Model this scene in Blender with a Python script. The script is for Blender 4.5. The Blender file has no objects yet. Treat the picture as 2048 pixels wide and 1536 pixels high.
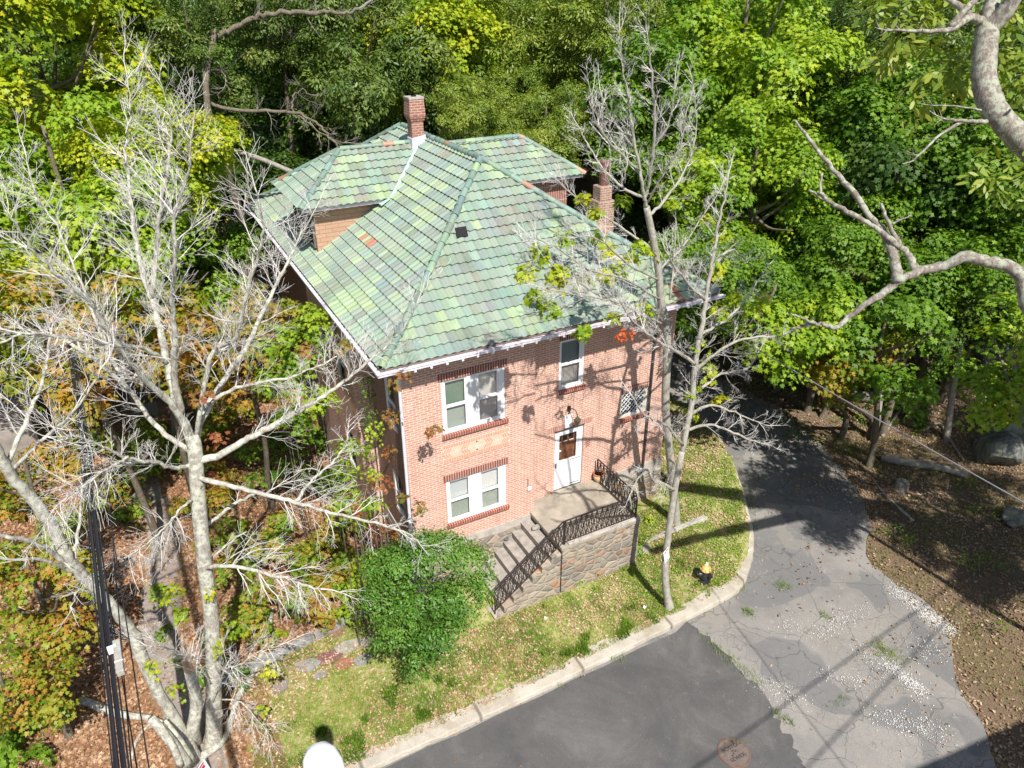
import bpy, bmesh, math, random
import numpy as np
from mathutils import Vector, Matrix
S = bpy.context.scene
# ------------------------------------------------------------------ camera
CF, CDEP, CROLL, CYAW = 1464.5, 0.5018, -0.0052, 0.4818
CP = np.array([-4.7675, -15.0847, 14.3344])
_F = np.array([math.sin(CYAW)*math.cos(CDEP), math.cos(CYAW)*math.cos(CDEP), -math.sin(CDEP)])
_R = np.array([math.cos(CYAW), -math.sin(CYAW), 0.0]); _U = np.cross(_R, _F)
R2 = _R*math.cos(CROLL)+_U*math.sin(CROLL); U2 = -_R*math.sin(CROLL)+_U*math.cos(CROLL)
cam = bpy.data.cameras.new('camera'); cam.lens = 36*CF/2048; cam.sensor_width = 36; cam.clip_end = 2000; cam.clip_start = 0.1
co = bpy.data.objects.new('camera', cam); S.collection.objects.link(co); S.camera = co
m = Matrix.Identity(4)
for i in range(3):
    m[i][0] = R2[i]; m[i][1] = U2[i]; m[i][2] = -_F[i]; m[i][3] = CP[i]
co.matrix_world = m
S.render.resolution_x = 1024; S.render.resolution_y = 768
# ------------------------------------------------------------------ light
SUN_TO = Vector((-0.11, -1.0, 1.23)).normalized()
EL = math.asin(SUN_TO.z); AZ = math.atan2(SUN_TO.x, SUN_TO.y)
w = bpy.data.worlds.new('World'); S.world = w; w.use_nodes = True
nt = w.node_tree; bg = nt.nodes['Background']; sky = nt.nodes.new('ShaderNodeTexSky')
sky.sky_type = 'NISHITA'; sky.sun_disc = False; sky.sun_elevation = EL; sky.sun_rotation = AZ; sky.air_density = 1.0
nt.links.new(sky.outputs[0], bg.inputs[0]); bg.inputs[1].default_value = 0.095
sl = bpy.data.lights.new('sun', 'SUN'); sl.energy = 5.0; sl.angle = math.radians(0.5); sl.color = (1.0, 0.955, 0.88)
so = bpy.data.objects.new('sun', sl); S.collection.objects.link(so); so.rotation_euler = SUN_TO.to_track_quat('Z', 'Y').to_euler()
S.view_settings.view_transform = 'Standard'; S.view_settings.look = 'None'; S.view_settings.exposure = 0.45; S.view_settings.gamma = 1
S.cycles.max_bounces = 6; S.cycles.diffuse_bounces = 3; S.cycles.glossy_bounces = 2; S.cycles.transmission_bounces = 4; S.cycles.transparent_max_bounces = 6
S.cycles.sample_clamp_indirect = 4.0
rng = np.random.default_rng(7); random.seed(7)
# ------------------------------------------------------------------ points
def ray(x, y): return _F+R2*(x-1024)/CF-U2*(y-768)/CF
def at(x, y, D): return CP+ray(x, y)*D
def onz(x, y, z): d = ray(x, y); return CP+d*(z-CP[2])/d[2]
def ony(x, y, Y): d = ray(x, y); return CP+d*(Y-CP[1])/d[1]
# ------------------------------------------------------------------ object helpers
def link(o, parent=None):
    S.collection.objects.link(o)
    if parent is not None: o.parent = parent
    return o
def tag(o, label=None, cat=None, group=None, kind=None):
    if label: o['label'] = label
    if cat: o['category'] = cat
    if group: o['group'] = group
    if kind: o['kind'] = kind
    return o
def empty(name, loc, label, cat, group=None):
    o = bpy.data.objects.new(name, None); o.location = Vector(loc); o.empty_display_size = 0.2
    link(o); tag(o, label, cat, group); return o
def put(name, me, mats, parent=None):
    if not isinstance(mats, (list, tuple)): mats = [mats]
    for mm in mats: me.materials.append(mm)
    o = bpy.data.objects.new(name, me); link(o, parent)
    if parent is not None and tuple(parent.location) != (0, 0, 0):
        o.location = -parent.location if parent.parent is None else (0, 0, 0)
        if parent.parent is not None: o.location = (0, 0, 0)
    return o
class MB:
    """collects polygons"""
    def __init__(s): s.v = []; s.f = []; s.n = 0; s.uv = []; s.mi = []
    def add(s, vs, fs, mi=0):
        s.v.append(np.asarray(vs, float).reshape(-1, 3)); s.f += [tuple(i+s.n for i in f) for f in fs]; s.mi += [mi]*len(fs); s.n += len(s.v[-1])
    def box(s, a, b, mi=0):
        (x0, y0, z0), (x1, y1, z1) = np.minimum(a, b), np.maximum(a, b)
        s.add([(x0,y0,z0),(x1,y0,z0),(x1,y1,z0),(x0,y1,z0),(x0,y0,z1),(x1,y0,z1),(x1,y1,z1),(x0,y1,z1)],
              [(0,3,2,1),(4,5,6,7),(0,1,5,4),(1,2,6,5),(2,3,7,6),(3,0,4,7)], mi)
    def obox(s, c, X, Y, Z, mi=0):
        c, X, Y, Z = map(lambda q: np.asarray(q, float), (c, X, Y, Z))
        vs = [c+a*X+b*Y+d*Z for d in (-1, 1) for (a, b) in ((-1,-1),(1,-1),(1,1),(-1,1))]
        s.add(vs, [(0,3,2,1),(4,5,6,7),(0,1,5,4),(1,2,6,5),(2,3,7,6),(3,0,4,7)], mi)
    def bar(s, p, q, r, r2=None, up=(0,0,1), mi=0):
        p, q = np.asarray(p, float), np.asarray(q, float); d = q-p; L = np.linalg.norm(d); d = d/L
        a = np.cross(d, up)
        if np.linalg.norm(a) < 1e-3: a = np.cross(d, (1, 0, 0))
        a /= np.linalg.norm(a); b = np.cross(d, a)
        s.obox((p+q)/2, a*r, b*(r2 or r), d*L/2, mi)
    def tube(s, P, Rr, n=6, cap=True, mi=0):
        P = np.asarray(P, float); k = len(P); Rr = np.broadcast_to(Rr, (k,))
        T = np.gradient(P, axis=0); T /= np.linalg.norm(T, axis=1)[:, None]+1e-12
        ref = np.array([0.31, 0.17, 0.93]) if abs(T[0] @ np.array([0.31, .17, .93])) < 0.9 else np.array([1., 0, 0])
        A = np.cross(T, ref); A /= np.linalg.norm(A, axis=1)[:, None]+1e-12; B = np.cross(T, A)
        t = np.arange(n)*2*math.pi/n
        V = P[:, None]+Rr[:, None, None]*(np.cos(t)[None, :, None]*A[:, None]+np.sin(t)[None, :, None]*B[:, None])
        fs = []
        for i in range(k-1):
            for j in range(n):
                j2 = (j+1) % n; fs.append((i*n+j, i*n+j2, (i+1)*n+j2, (i+1)*n+j))
        if cap and n > 3: fs.append(tuple(range(n))[::-1]); fs.append(tuple((k-1)*n+j for j in range(n)))
        s.add(V.reshape(-1, 3), fs, mi)
    def lathe(s, c, prof, n=16, axis=(0,0,1), mi=0):
        c = np.asarray(c, float); ax = np.asarray(axis, float); ax /= np.linalg.norm(ax)
        a = np.cross(ax, (0.3, 0.9, 0.1)); a /= np.linalg.norm(a); b = np.cross(ax, a); t = np.arange(n)*2*math.pi/n
        V = np.array([c+ax*h+r*(np.cos(q)*a+np.sin(q)*b) for (r, h) in prof for q in t]); k = len(prof)
        fs = [(i*n+j, i*n+(j+1) % n, (i+1)*n+(j+1) % n, (i+1)*n+j) for i in range(k-1) for j in range(n)]
        fs += [tuple(range(n))[::-1], tuple((k-1)*n+j for j in range(n))]; s.add(V, fs, mi)
    def mesh(s, name='mesh', smooth=False):
        V = np.concatenate(s.v); me = bpy.data.meshes.new(name)
        me.vertices.add(len(V)); me.vertices.foreach_set('co', V.ravel())
        ls = np.fromiter((len(f) for f in s.f), int, len(s.f)); me.loops.add(int(ls.sum()))
        me.loops.foreach_set('vertex_index', np.fromiter((i for f in s.f for i in f), int, int(ls.sum())))
        me.polygons.add(len(s.f)); me.polygons.foreach_set('loop_start', np.concatenate([[0], np.cumsum(ls)[:-1]]).astype(int))
        if any(s.mi): me.polygons.foreach_set('material_index', s.mi)
        me.polygons.foreach_set('use_smooth', [bool(smooth)]*len(s.f))
        me.update(calc_edges=True); me.validate(); boxuv(me); return me
    def build(s, name, mats, parent=None, smooth=False, bevel=0):
        o = put(name, s.mesh(name, smooth), mats, parent)
        if bevel:
            b = o.modifiers.new('bevel', 'BEVEL'); b.width = bevel; b.segments = 2; b.limit_method = 'ANGLE'
        return o
def boxuv(me):
    n = len(me.loops)
    if n > 400000: return
    uv = me.uv_layers.new(name='UVMap'); P = len(me.polygons)
    co_ = np.empty(len(me.vertices)*3); me.vertices.foreach_get('co', co_); co_ = co_.reshape(-1, 3)
    li = np.empty(n, int); me.loops.foreach_get('vertex_index', li); nn = np.empty(P*3); me.polygons.foreach_get('normal', nn); nn = nn.reshape(-1, 3)
    lt = np.empty(P, int); me.polygons.foreach_get('loop_total', lt); pi = np.repeat(np.arange(P), lt); N = np.abs(nn[pi]); c = co_[li]
    out = np.empty((n, 2)); ax = N.argmax(1)
    out[ax == 0] = c[ax == 0][:, [1, 2]]; out[ax == 1] = c[ax == 1][:, [0, 2]]; out[ax == 2] = c[ax == 2][:, [0, 1]]
    uv.data.foreach_set('uv', out.ravel())
# ------------------------------------------------------------------ material helpers
class NM:
    def __init__(s, name):
        s.m = bpy.data.materials.new(name); s.m.use_nodes = True; s.t = s.m.node_tree; s.p = s.t.nodes['Principled BSDF']
    def n(s, typ, **kw):
        nd = s.t.nodes.new('ShaderNode'+typ)
        for k, v in kw.items():
            if k in nd.inputs.keys() if hasattr(nd.inputs, 'keys') else False: s.i(nd, k, v)
            else: setattr(nd, k, v)
        return nd
    def i(s, nd, k, v):
        if hasattr(v, 'is_output') or isinstance(v, bpy.types.NodeSocket): s.t.links.new(v, nd.inputs[k])
        elif isinstance(v, (tuple, list)) and len(v) == 3 and nd.inputs[k].type == 'RGBA': nd.inputs[k].default_value = (*v, 1)
        else: nd.inputs[k].default_value = v
    def noise(s, scale, detail=4, rough=0.6, vec=None, dist=0):
        nd = s.n('TexNoise'); nd.inputs['Scale'].default_value = scale; nd.inputs['Detail'].default_value = detail; nd.inputs['Roughness'].default_value = rough; nd.inputs['Distortion'].default_value = dist
        s.t.links.new(vec or s.obj(), nd.inputs['Vector']); return nd.outputs['Fac']
    def obj(s):
        if not hasattr(s, '_o'): s._o = s.n('NewGeometry').outputs['Position']
        return s._o
    def uv(s):
        if not hasattr(s, '_u'): s._u = s.n('TexCoord').outputs['UV']
        return s._u
    def ramp(s, fac, stops, interp='LINEAR'):
        nd = s.n('ValToRGB'); s.t.links.new(fac, nd.inputs[0]); cr = nd.color_ramp; cr.interpolation = interp
        while len(cr.elements) < len(stops): cr.elements.new(0.5)
        for e, (p, c) in zip(cr.elements, stops): e.position = p; e.color = (*c, 1) if len(c) == 3 else c
        return nd.outputs[0]
    def mix(s, f, a, b, mode='MIX'):
        nd = s.n('Mix', data_type='RGBA', blend_type=mode)
        for k, v in ((0, f), (6, a), (7, b)):
            if isinstance(v, bpy.types.NodeSocket): s.t.links.new(v, nd.inputs[k])
            elif isinstance(v, (tuple, list)): nd.inputs[k].default_value = (*v, 1)
            else: nd.inputs[k].default_value = v
        return nd.outputs[2]
    def math(s, op, a, b=0.5):
        nd = s.n('Math', operation=op)
        for k, v in ((0, a), (1, b)):
            if isinstance(v, bpy.types.NodeSocket): s.t.links.new(v, nd.inputs[k])
            else: nd.inputs[k].default_value = v
        return nd.outputs[0]
    def attr(s, name, out='Fac'):
        nd = s.n('Attribute', attribute_name=name); return nd.outputs[out]
    def bump(s, h, strength=0.4, dist=0.02):
        nd = s.n('Bump'); s.t.links.new(h, nd.inputs['Height']); nd.inputs['Strength'].default_value = strength; nd.inputs['Distance'].default_value = dist
        s.t.links.new(nd.outputs[0], s.p.inputs['Normal'])
    def out(s, color=None, rough=0.8, spec=0.3, metal=0):
        if color is not None: s.i(s.p, 'Base Color', color)
        s.i(s.p, 'Roughness', rough); s.p.inputs['Specular IOR Level'].default_value = spec; s.p.inputs['Metallic'].default_value = metal
        return s.m
def simple(name, col, rough=0.7, spec=0.3, metal=0, var=0.15, scale=6):
    k = NM(name); n = k.noise(scale, 5); c = k.mix(k.ramp(n, [(0.3, (0,0,0)), (0.75, (1,1,1))]), tuple(x*(1-var) for x in col), tuple(min(1, x*(1+var)) for x in col))
    return k.out(c, rough, spec, metal)
def brick_mat(name, c1, c2, mortar, bw=0.203, bh=0.0677, ms=0.011, vert=False, dirt=0.25, bump=0.5):
    k = NM(name); uv = k.uv()
    if vert:
        sp = k.n('SeparateXYZ'); k.t.links.new(uv, sp.inputs[0]); cb = k.n('CombineXYZ'); k.t.links.new(sp.outputs[1], cb.inputs[0]); k.t.links.new(sp.outputs[0], cb.inputs[1]); uv = cb.outputs[0]
    b = k.n('TexBrick'); k.t.links.new(uv, b.inputs['Vector']); b.offset = 0.0 if vert else 0.5; b.inputs['Scale'].default_value = 1
    b.inputs['Brick Width'].default_value = bw; b.inputs['Row Height'].default_value = bh; b.inputs['Mortar Size'].default_value = ms; b.inputs['Mortar Smooth'].default_value = 0.2; b.inputs['Bias'].default_value = 0.1
    b.inputs['Color1'].default_value = (*c1, 1); b.inputs['Color2'].default_value = (*c2, 1); b.inputs['Mortar'].default_value = (*mortar, 1)
    n = k.noise(0.9, 5, 0.65); n2 = k.noise(22, 3)
    c = k.mix(k.math('MULTIPLY', k.ramp(n, [(0.35, (0,0,0)), (0.75, (1,1,1))]), dirt), b.outputs['Color'], tuple((a+m_)/2*0.9 for a, m_ in zip(c1, mortar)))
    c = k.mix(k.math('MULTIPLY', k.ramp(n2, [(0.3, (0,0,0)), (0.7, (1,1,1))]), 0.35), c, tuple(x*0.62 for x in c2))
    if dirt > .2:
        mp = k.n('Mapping'); k.t.links.new(k.obj(), mp.inputs[0]); mp.inputs['Scale'].default_value = (1, 1, 0.22); c = k.mix(k.ramp(k.noise(3.2, 6, .7, mp.outputs[0]), [(0.50, (0,0,0)), (0.75, (.42,.42,.42))]), c, tuple(x*0.45 for x in c2)); c = k.mix(k.ramp(k.noise(1.7, 6, .75), [(0.56, (0,0,0)), (0.74, (.4,.4,.4))]), c, mortar)
    k.bump(k.math('SUBTRACT', 1.0, b.outputs['Fac']), bump, 0.01)
    return k.out(c, 0.9, 0.15)
M = {}
M['brick'] = brick_mat('pink_brick', (0.66, 0.365, 0.272), (0.53, 0.255, 0.185), (0.82, 0.70, 0.61))
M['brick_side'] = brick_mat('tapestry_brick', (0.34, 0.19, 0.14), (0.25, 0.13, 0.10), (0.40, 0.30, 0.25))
M['redbrick'] = brick_mat('dark_red_brick', (0.32, 0.095, 0.065), (0.23, 0.065, 0.048), (0.60, 0.50, 0.43), bw=0.5, bh=0.0725, ms=0.011, vert=True, dirt=0.1)
M['palebrick'] = brick_mat('pale_soldier_brick', (0.52, 0.25, 0.18), (0.44, 0.19, 0.14), (0.64, 0.50, 0.42), bw=0.5, bh=0.0725, ms=0.011, vert=True, dirt=0.15)
M['chimney'] = brick_mat('chimney_brick', (0.27, 0.085, 0.055), (0.38, 0.15, 0.10), (0.55, 0.45, 0.38), bw=0.21, bh=0.08, ms=0.014, dirt=0.45)
M['chimney_old'] = brick_mat('weathered_chimney_brick', (0.42, 0.26, 0.19), (0.30, 0.15, 0.11), (0.55, 0.45, 0.38), bw=0.21, bh=0.08, ms=0.014, dirt=0.6)
M['blocktile'] = brick_mat('peach_block', (0.56, 0.36, 0.25), (0.50, 0.31, 0.21), (0.28, 0.17, 0.12), bw=0.42, bh=0.13, ms=0.007, dirt=0.2)
M['yellow_brick'] = simple('yellow_brick', (0.70, 0.49, 0.37), 0.9, 0.1); M['pink_plain'] = simple('pink_brick_unit', (0.60, 0.33, 0.235), 0.9, 0.1)
M['red_plain'] = simple('red_brick_unit', (0.29, 0.09, 0.065), 0.85, 0.15)
M['mortar'] = simple('mortar', (0.66, 0.52, 0.43), 0.95, 0.1)
M['white'] = simple('white_paint', (0.80, 0.81, 0.83), 0.45, 0.4, var=0.05, scale=3)
M['gutter'] = simple('gutter_paint', (0.70, 0.66, 0.72), 0.45, 0.4, var=0.16, scale=5)
M['darkpipe'] = simple('dark_downpipe', (0.06, 0.055, 0.06), 0.5, 0.4)
M['iron'] = simple('black_iron', (0.035, 0.028, 0.028), 0.5, 0.5, var=0.5, scale=20)
M['concrete'] = simple('porch_concrete', (0.34, 0.305, 0.25), 0.9, 0.2, var=0.3, scale=2.2)
M['stucco'] = simple('foundation_stucco', (0.44, 0.40, 0.36), 0.9, 0.15, var=0.25, scale=4)
M['steps'] = simple('step_stone', (0.34, 0.31, 0.28), 0.9, 0.2, var=0.3, scale=5)
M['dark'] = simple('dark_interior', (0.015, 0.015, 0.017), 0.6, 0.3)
M['soffit'] = simple('soffit_wood', (0.20, 0.15, 0.13), 0.8, 0.2)
M['lead'] = simple('flashing_metal', (0.50, 0.66, 0.62), 0.5, 0.4, var=0.25, scale=9)
M['greyflash'] = simple('grey_flashing', (0.55, 0.57, 0.60), 0.55, 0.4, var=0.25, scale=9)
def rubble_mat():
    k = NM('rubble_stone'); v = k.n('TexVoronoi', feature='F1'); v.inputs['Scale'].default_value = 3.1; v.inputs['Randomness'].default_value = 0.95
    d = k.noise(2.5, 3); mp = k.n('Mapping'); k.t.links.new(k.obj(), mp.inputs[0]); mp.inputs['Scale'].default_value = (1, 1, 1.6); k.t.links.new(mp.outputs[0], v.inputs['Vector'])
    e = k.n('TexVoronoi', feature='DISTANCE_TO_EDGE'); e.inputs['Scale'].default_value = 3.1; e.inputs['Randomness'].default_value = 0.95; k.t.links.new(mp.outputs[0], e.inputs['Vector'])
    sp = k.n('SeparateColor'); k.t.links.new(v.outputs['Color'], sp.inputs[0])
    c = k.ramp(sp.outputs[0], [(0, (0.16, 0.145, 0.13)), (0.2, (0.30, 0.25, 0.20)), (0.4, (0.22, 0.20, 0.185)), (0.55, (0.42, 0.33, 0.24)), (0.72, (0.42, 0.19, 0.09)), (0.8, (0.19, 0.11, 0.08)), (0.9, (0.48, 0.42, 0.33))], 'CONSTANT')
    c = k.mix(k.math('MULTIPLY', k.noise(14, 5), 0.7), c, (0.30, 0.26, 0.21))
    f = k.ramp(k.math('ADD', e.outputs['Distance'], k.math('MULTIPLY', k.noise(9, 3), 0.10)), [(0.05, (1, 1, 1)), (0.10, (0, 0, 0))])
    c = k.mix(f, c, (0.46, 0.40, 0.32)); g = k.noise(1.8, 5); c = k.mix(k.ramp(g, [(0.42, (0,0,0)), (0.66, (.8,.8,.8))]), c, (0.34, 0.31, 0.26)); c = k.mix(k.ramp(k.noise(2.7, 5, .7), [(0.5, (0,0,0)), (0.62, (.7,.7,.7))]), c, (0.20, 0.17, 0.14))
    k.bump(k.math('MINIMUM', e.outputs['Distance'], 0.2), 0.7, 0.15); return k.out(c, 0.92, 0.15)
M['rubble'] = rubble_mat()
def tile_mat(name='roof_tile'):
    k = NM(name); a = k.attr('tilecol', 'Color'); n = k.noise(11, 4); n2 = k.noise(1.1, 4, 0.7)
    c = k.mix(k.math('MULTIPLY', k.ramp(n, [(0.4, (0,0,0)), (0.72, (1,1,1))]), 0.30), a, (0.30, 0.33, 0.27))
    c = k.mix(k.math('MULTIPLY', k.ramp(n2, [(0.46, (0,0,0)), (0.72, (1,1,1))]), 0.45), c, (0.31, 0.33, 0.26)); c = k.mix(k.ramp(k.noise(3.4, 6, .75), [(0.56, (0,0,0)), (0.75, (.45,.45,.45))]), c, (0.17, 0.21, 0.17)); c = k.mix(k.ramp(k.noise(1.9, 6, .75), [(0.60, (0,0,0)), (0.8, (.4,.4,.4))]), c, (0.45, 0.52, 0.47))
    k.bump(n, 0.12, 0.01); return k.out(c, k.math('ADD', 0.33, k.math('MULTIPLY', n, 0.3)), 0.5)
M['tile'] = tile_mat()
def bark_mat(name, c0, c1, lich, amt=0.5, sc=14):
    k = NM(name); mp = k.n('Mapping'); k.t.links.new(k.obj(), mp.inputs[0]); mp.inputs['Scale'].default_value = (1, 1, 0.25)
    n = k.noise(sc*2, 5, 0.65, mp.outputs[0]); l = k.noise(sc*0.55, 5, 0.7)
    c = k.mix(k.ramp(n, [(0.35, (0,0,0)), (0.65, (1,1,1))]), c0, c1); c = k.mix(k.math('MULTIPLY', k.ramp(l, [(0.47, (0,0,0)), (0.56, (1,1,1))]), amt), c, lich)
    k.bump(n, 0.6, 0.02); return k.out(c, 0.9, 0.15)
M['bark_dead'] = bark_mat('pale_dead_bark', (0.25, 0.225, 0.19), (0.46, 0.43, 0.38), (0.58, 0.60, 0.49), 0.8)
M['twig'] = simple('bleached_twig', (0.60, 0.575, 0.54), 0.85, 0.2, var=0.2, scale=3)
M['twig_grey'] = simple('grey_twig', (0.46, 0.43, 0.40), 0.85, 0.2, var=0.25, scale=3)
M['bark_grey'] = bark_mat('grey_maple_bark', (0.20, 0.18, 0.15), (0.33, 0.30, 0.26), (0.42, 0.42, 0.34), 0.35)
M['bark_light'] = bark_mat('light_maple_bark', (0.26, 0.235, 0.20), (0.42, 0.39, 0.34), (0.50, 0.50, 0.42), 0.4)
M['bark_brown'] = bark_mat('brown_bark', (0.10, 0.08, 0.06), (0.20, 0.16, 0.12), (0.24, 0.25, 0.18), 0.35)
M['bark_oak'] = bark_mat('lichen_oak_bark', (0.15, 0.12, 0.10), (0.28, 0.24, 0.21), (0.38, 0.40, 0.31), 0.85, 16)
M['rotwood'] = bark_mat('split_rotten_wood', (0.30, 0.19, 0.11), (0.52, 0.38, 0.25), (0.40, 0.36, 0.30), 0.3, 20)
def leaf_mat(name, cols, rough=0.5, trans=0.28, spec=0.3):
    rough = max(rough, .46); spec = min(spec, .4)
    k = NM(name); r = k.attr('rnd'); cl = k.attr('clump')
    f = k.math('ADD', k.math('MULTIPLY', cl, 0.6), k.math('MULTIPLY', r, 0.4)); n = len(cols)
    f = k.math('ADD', f, k.math('MULTIPLY', k.math('SUBTRACT', k.noise(0.45, 3), 0.5), 0.9))
    c = k.ramp(f, [(i/(n-1)*0.8+0.1, q) for i, q in enumerate(cols)])
    k.out(c, rough, spec); tr = k.n('BsdfTranslucent'); hs = k.n('HueSaturation'); hs.inputs['Saturation'].default_value = 1.15; hs.inputs['Value'].default_value = 1.5; k.t.links.new(c, hs.inputs['Color']); k.t.links.new(hs.outputs[0], tr.inputs[0])
    mx = k.n('MixShader'); mx.inputs[0].default_value = trans; k.t.links.new(k.p.outputs[0], mx.inputs[1]); k.t.links.new(tr.outputs[0], mx.inputs[2]); k.t.links.new(mx.outputs[0], k.t.nodes['Material Output'].inputs[0]); return k.m
L = {}
L['green'] = leaf_mat('maple_green', [(0.062, 0.137, 0.013), (0.116, 0.227, 0.018), (0.196, 0.316, 0.026)])
L['bright'] = leaf_mat('maple_bright', [(0.107, 0.219, 0.016), (0.213, 0.343, 0.021), (0.374, 0.453, 0.033)])
L['yellow'] = leaf_mat('maple_yellow', [(0.132, 0.238, 0.013), (0.290, 0.383, 0.018), (0.502, 0.475, 0.024)])
L['orange'] = leaf_mat('maple_turning', [(0.09, 0.20, 0.02), (0.18, 0.29, 0.025), (0.32, 0.30, 0.035), (0.40, 0.18, 0.04)])
L['olive'] = leaf_mat('maple_olive', [(0.107, 0.164, 0.016), (0.196, 0.233, 0.024), (0.356, 0.261, 0.029), (0.463, 0.219, 0.040)])
L['red'] = leaf_mat('turning_red', [(0.12, 0.17, 0.025), (0.27, 0.17, 0.045), (0.33, 0.13, 0.05), (0.26, 0.085, 0.04)])
L['oak'] = leaf_mat('oak_green', [(0.062, 0.116, 0.018), (0.107, 0.172, 0.029), (0.213, 0.261, 0.053)], 0.3, 0.22, 0.6)
L['oaklight'] = leaf_mat('oak_light', [(0.107, 0.179, 0.020), (0.196, 0.275, 0.033), (0.321, 0.357, 0.053)], 0.32, 0.28, 0.6)
L['dark'] = leaf_mat('deep_green', [(0.035, 0.082, 0.013), (0.062, 0.124, 0.018), (0.099, 0.164, 0.026)])
L['shrub'] = leaf_mat('shrub_green', [(0.045, 0.125, 0.012), (0.085, 0.20, 0.02), (0.17, 0.30, 0.045)], 0.3, 0.2, 0.6)
L['scarlet'] = leaf_mat('scarlet_leaf', [(0.5, 0.06, 0.02), (0.6, 0.12, 0.03), (0.6, 0.10, 0.03)])
L['litter'] = leaf_mat('dry_leaf', [(0.17, 0.08, 0.04), (0.33, 0.165, 0.08), (0.42, 0.26, 0.15), (0.56, 0.41, 0.29)], 0.8, 0.1, 0.2)
L['litterlawn'] = leaf_mat('pale_dry_leaf', [(0.26, 0.13, 0.07), (0.42, 0.25, 0.15), (0.55, 0.38, 0.26), (0.62, 0.50, 0.38)], 0.8, 0.1, 0.2)
L['litterdark'] = leaf_mat('brown_leaf', [(0.14, 0.085, 0.05), (0.27, 0.165, 0.095), (0.38, 0.265, 0.17), (0.52, 0.40, 0.28)], 0.8, 0.1, 0.2)
L['grass'] = leaf_mat('grass_blade', [(0.10, 0.20, 0.02), (0.19, 0.31, 0.035), (0.33, 0.38, 0.07), (0.50, 0.45, 0.22)], 0.6, 0.3, 0.2)
L['clover'] = leaf_mat('ground_cover', [(0.10, 0.19, 0.03), (0.20, 0.32, 0.04), (0.36, 0.42, 0.08)])
L['shell'] = leaf_mat('white_shell_chip', [(0.30, 0.28, 0.25), (0.62, 0.60, 0.57), (0.82, 0.81, 0.79)], 0.7, 0.0, 0.2)
# ------------------------------------------------------------------ leaf clouds
SH = {'maple': np.array([(0,0),(.30,-.12),(.46,.16),(.26,.30),(.50,.62),(.17,.60),(0,1),(-.17,.60),(-.50,.62),(-.26,.30),(-.46,.16),(-.30,-.12)]),
      'oak': np.array([(0,0),(.17,.35),(.15,.75),(0,1),(-.15,.75),(-.17,.35)]),
      'oval': np.array([(0,0),(.27,.35),(.2,.75),(0,1),(-.2,.75),(-.27,.35)]),
      'blade': np.array([(-.05,0),(.05,0),(.035,.6),(0,1)]),
      'chip': np.array([(-.4,.0),(.4,.1),(.5,.7),(-.1,1),(-.5,.6)])}
def unit(a): return a/(np.linalg.norm(a, axis=-1, keepdims=True)+1e-9)
def leaves_mesh(name, pos, tip, nor, size, shape, rnd, clump, fold=0.0):
    T = SH[shape]; k = len(T); N = len(pos); nor = unit(nor); tip = unit(tip-nor*(tip*nor).sum(1)[:, None]); side = np.cross(tip, nor)
    V = pos[:, None]+size[:, None, None]*(T[None, :, 0, None]*side[:, None]+T[None, :, 1, None]*tip[:, None])
    if fold: V = V - (size[:, None]*fold*(T[None, :, 1]**2+1.5*T[None, :, 0]**2))[:, :, None]*nor[:, None]
    me = bpy.data.meshes.new(name); me.vertices.add(N*k); me.vertices.foreach_set('co', V.astype(np.float32).ravel())
    me.loops.add(N*k); me.loops.foreach_set('vertex_index', np.arange(N*k)); me.polygons.add(N); me.polygons.foreach_set('loop_start', np.arange(N)*k)
    me.update(calc_edges=True)
    for nm, d in (('rnd', rnd), ('clump', clump)):
        a = me.attributes.new(nm, 'FLOAT', 'FACE'); a.data.foreach_set('value', np.asarray(d, np.float32))
    return me
def crown(name, lumps, kind='maple', nsp=9, nlf=34, leaf=0.14, spr=0.42, seed=0, up=0.55, dens=1.0, flat=0.35, droop=0.35):
    """lumps: list of (centre, radius). sprays sit on lump shells; leaves fill each spray"""
    g = np.random.default_rng(seed); SP = []; SN = []; SC = []
    for (c, r) in lumps:
        n = max(3, int(nsp*dens*(r/0.8)**2)); d = g.normal(size=(n, 3)); d[:, 2] = d[:, 2]*0.8+0.35; d = unit(d)
        rr = r*(0.45+0.6*g.random(n)**0.6); SP.append(np.asarray(c)+d*rr[:, None]*np.array([1, 1, 0.8])); SN.append(unit(d*(1-up)+np.array([0, 0, up])+g.normal(size=(n, 3))*0.12))
        SC.append(np.clip(g.normal(0.5, 0.22, n)+g.normal()*0.12+d[:, 2]*0.12, 0, 1))
    SP = np.concatenate(SP); SN = np.concatenate(SN); SC = np.concatenate(SC); n = len(SP)
    idx = np.repeat(np.arange(n), nlf); Nn = len(idx)
    a = unit(np.cross(SN, [0.2, 0.3, 0.9])); b = np.cross(SN, a); th = g.random(Nn)*2*math.pi; sz = spr*(0.6+0.8*g.random(n)); q = np.sqrt(g.random(Nn))
    rad = unit(np.cos(th)[:, None]*a[idx]+np.sin(th)[:, None]*b[idx])
    pos = SP[idx]+rad*(q*sz[idx])[:, None]+SN[idx]*(g.normal(size=Nn)*sz[idx]*flat*0.5)[:, None]; pos[:, 2] -= (q**2)*sz[idx]*droop
    tip = rad+g.normal(size=(Nn, 3))*0.35; tip[:, 2] -= 0.45
    nor = SN[idx]+rad*0.25+g.normal(size=(Nn, 3))*0.33
    return leaves_mesh(name, pos, tip, nor, leaf*(0.65+0.6*g.random(Nn)), kind, g.random(Nn), SC[idx], 0.18)
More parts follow.
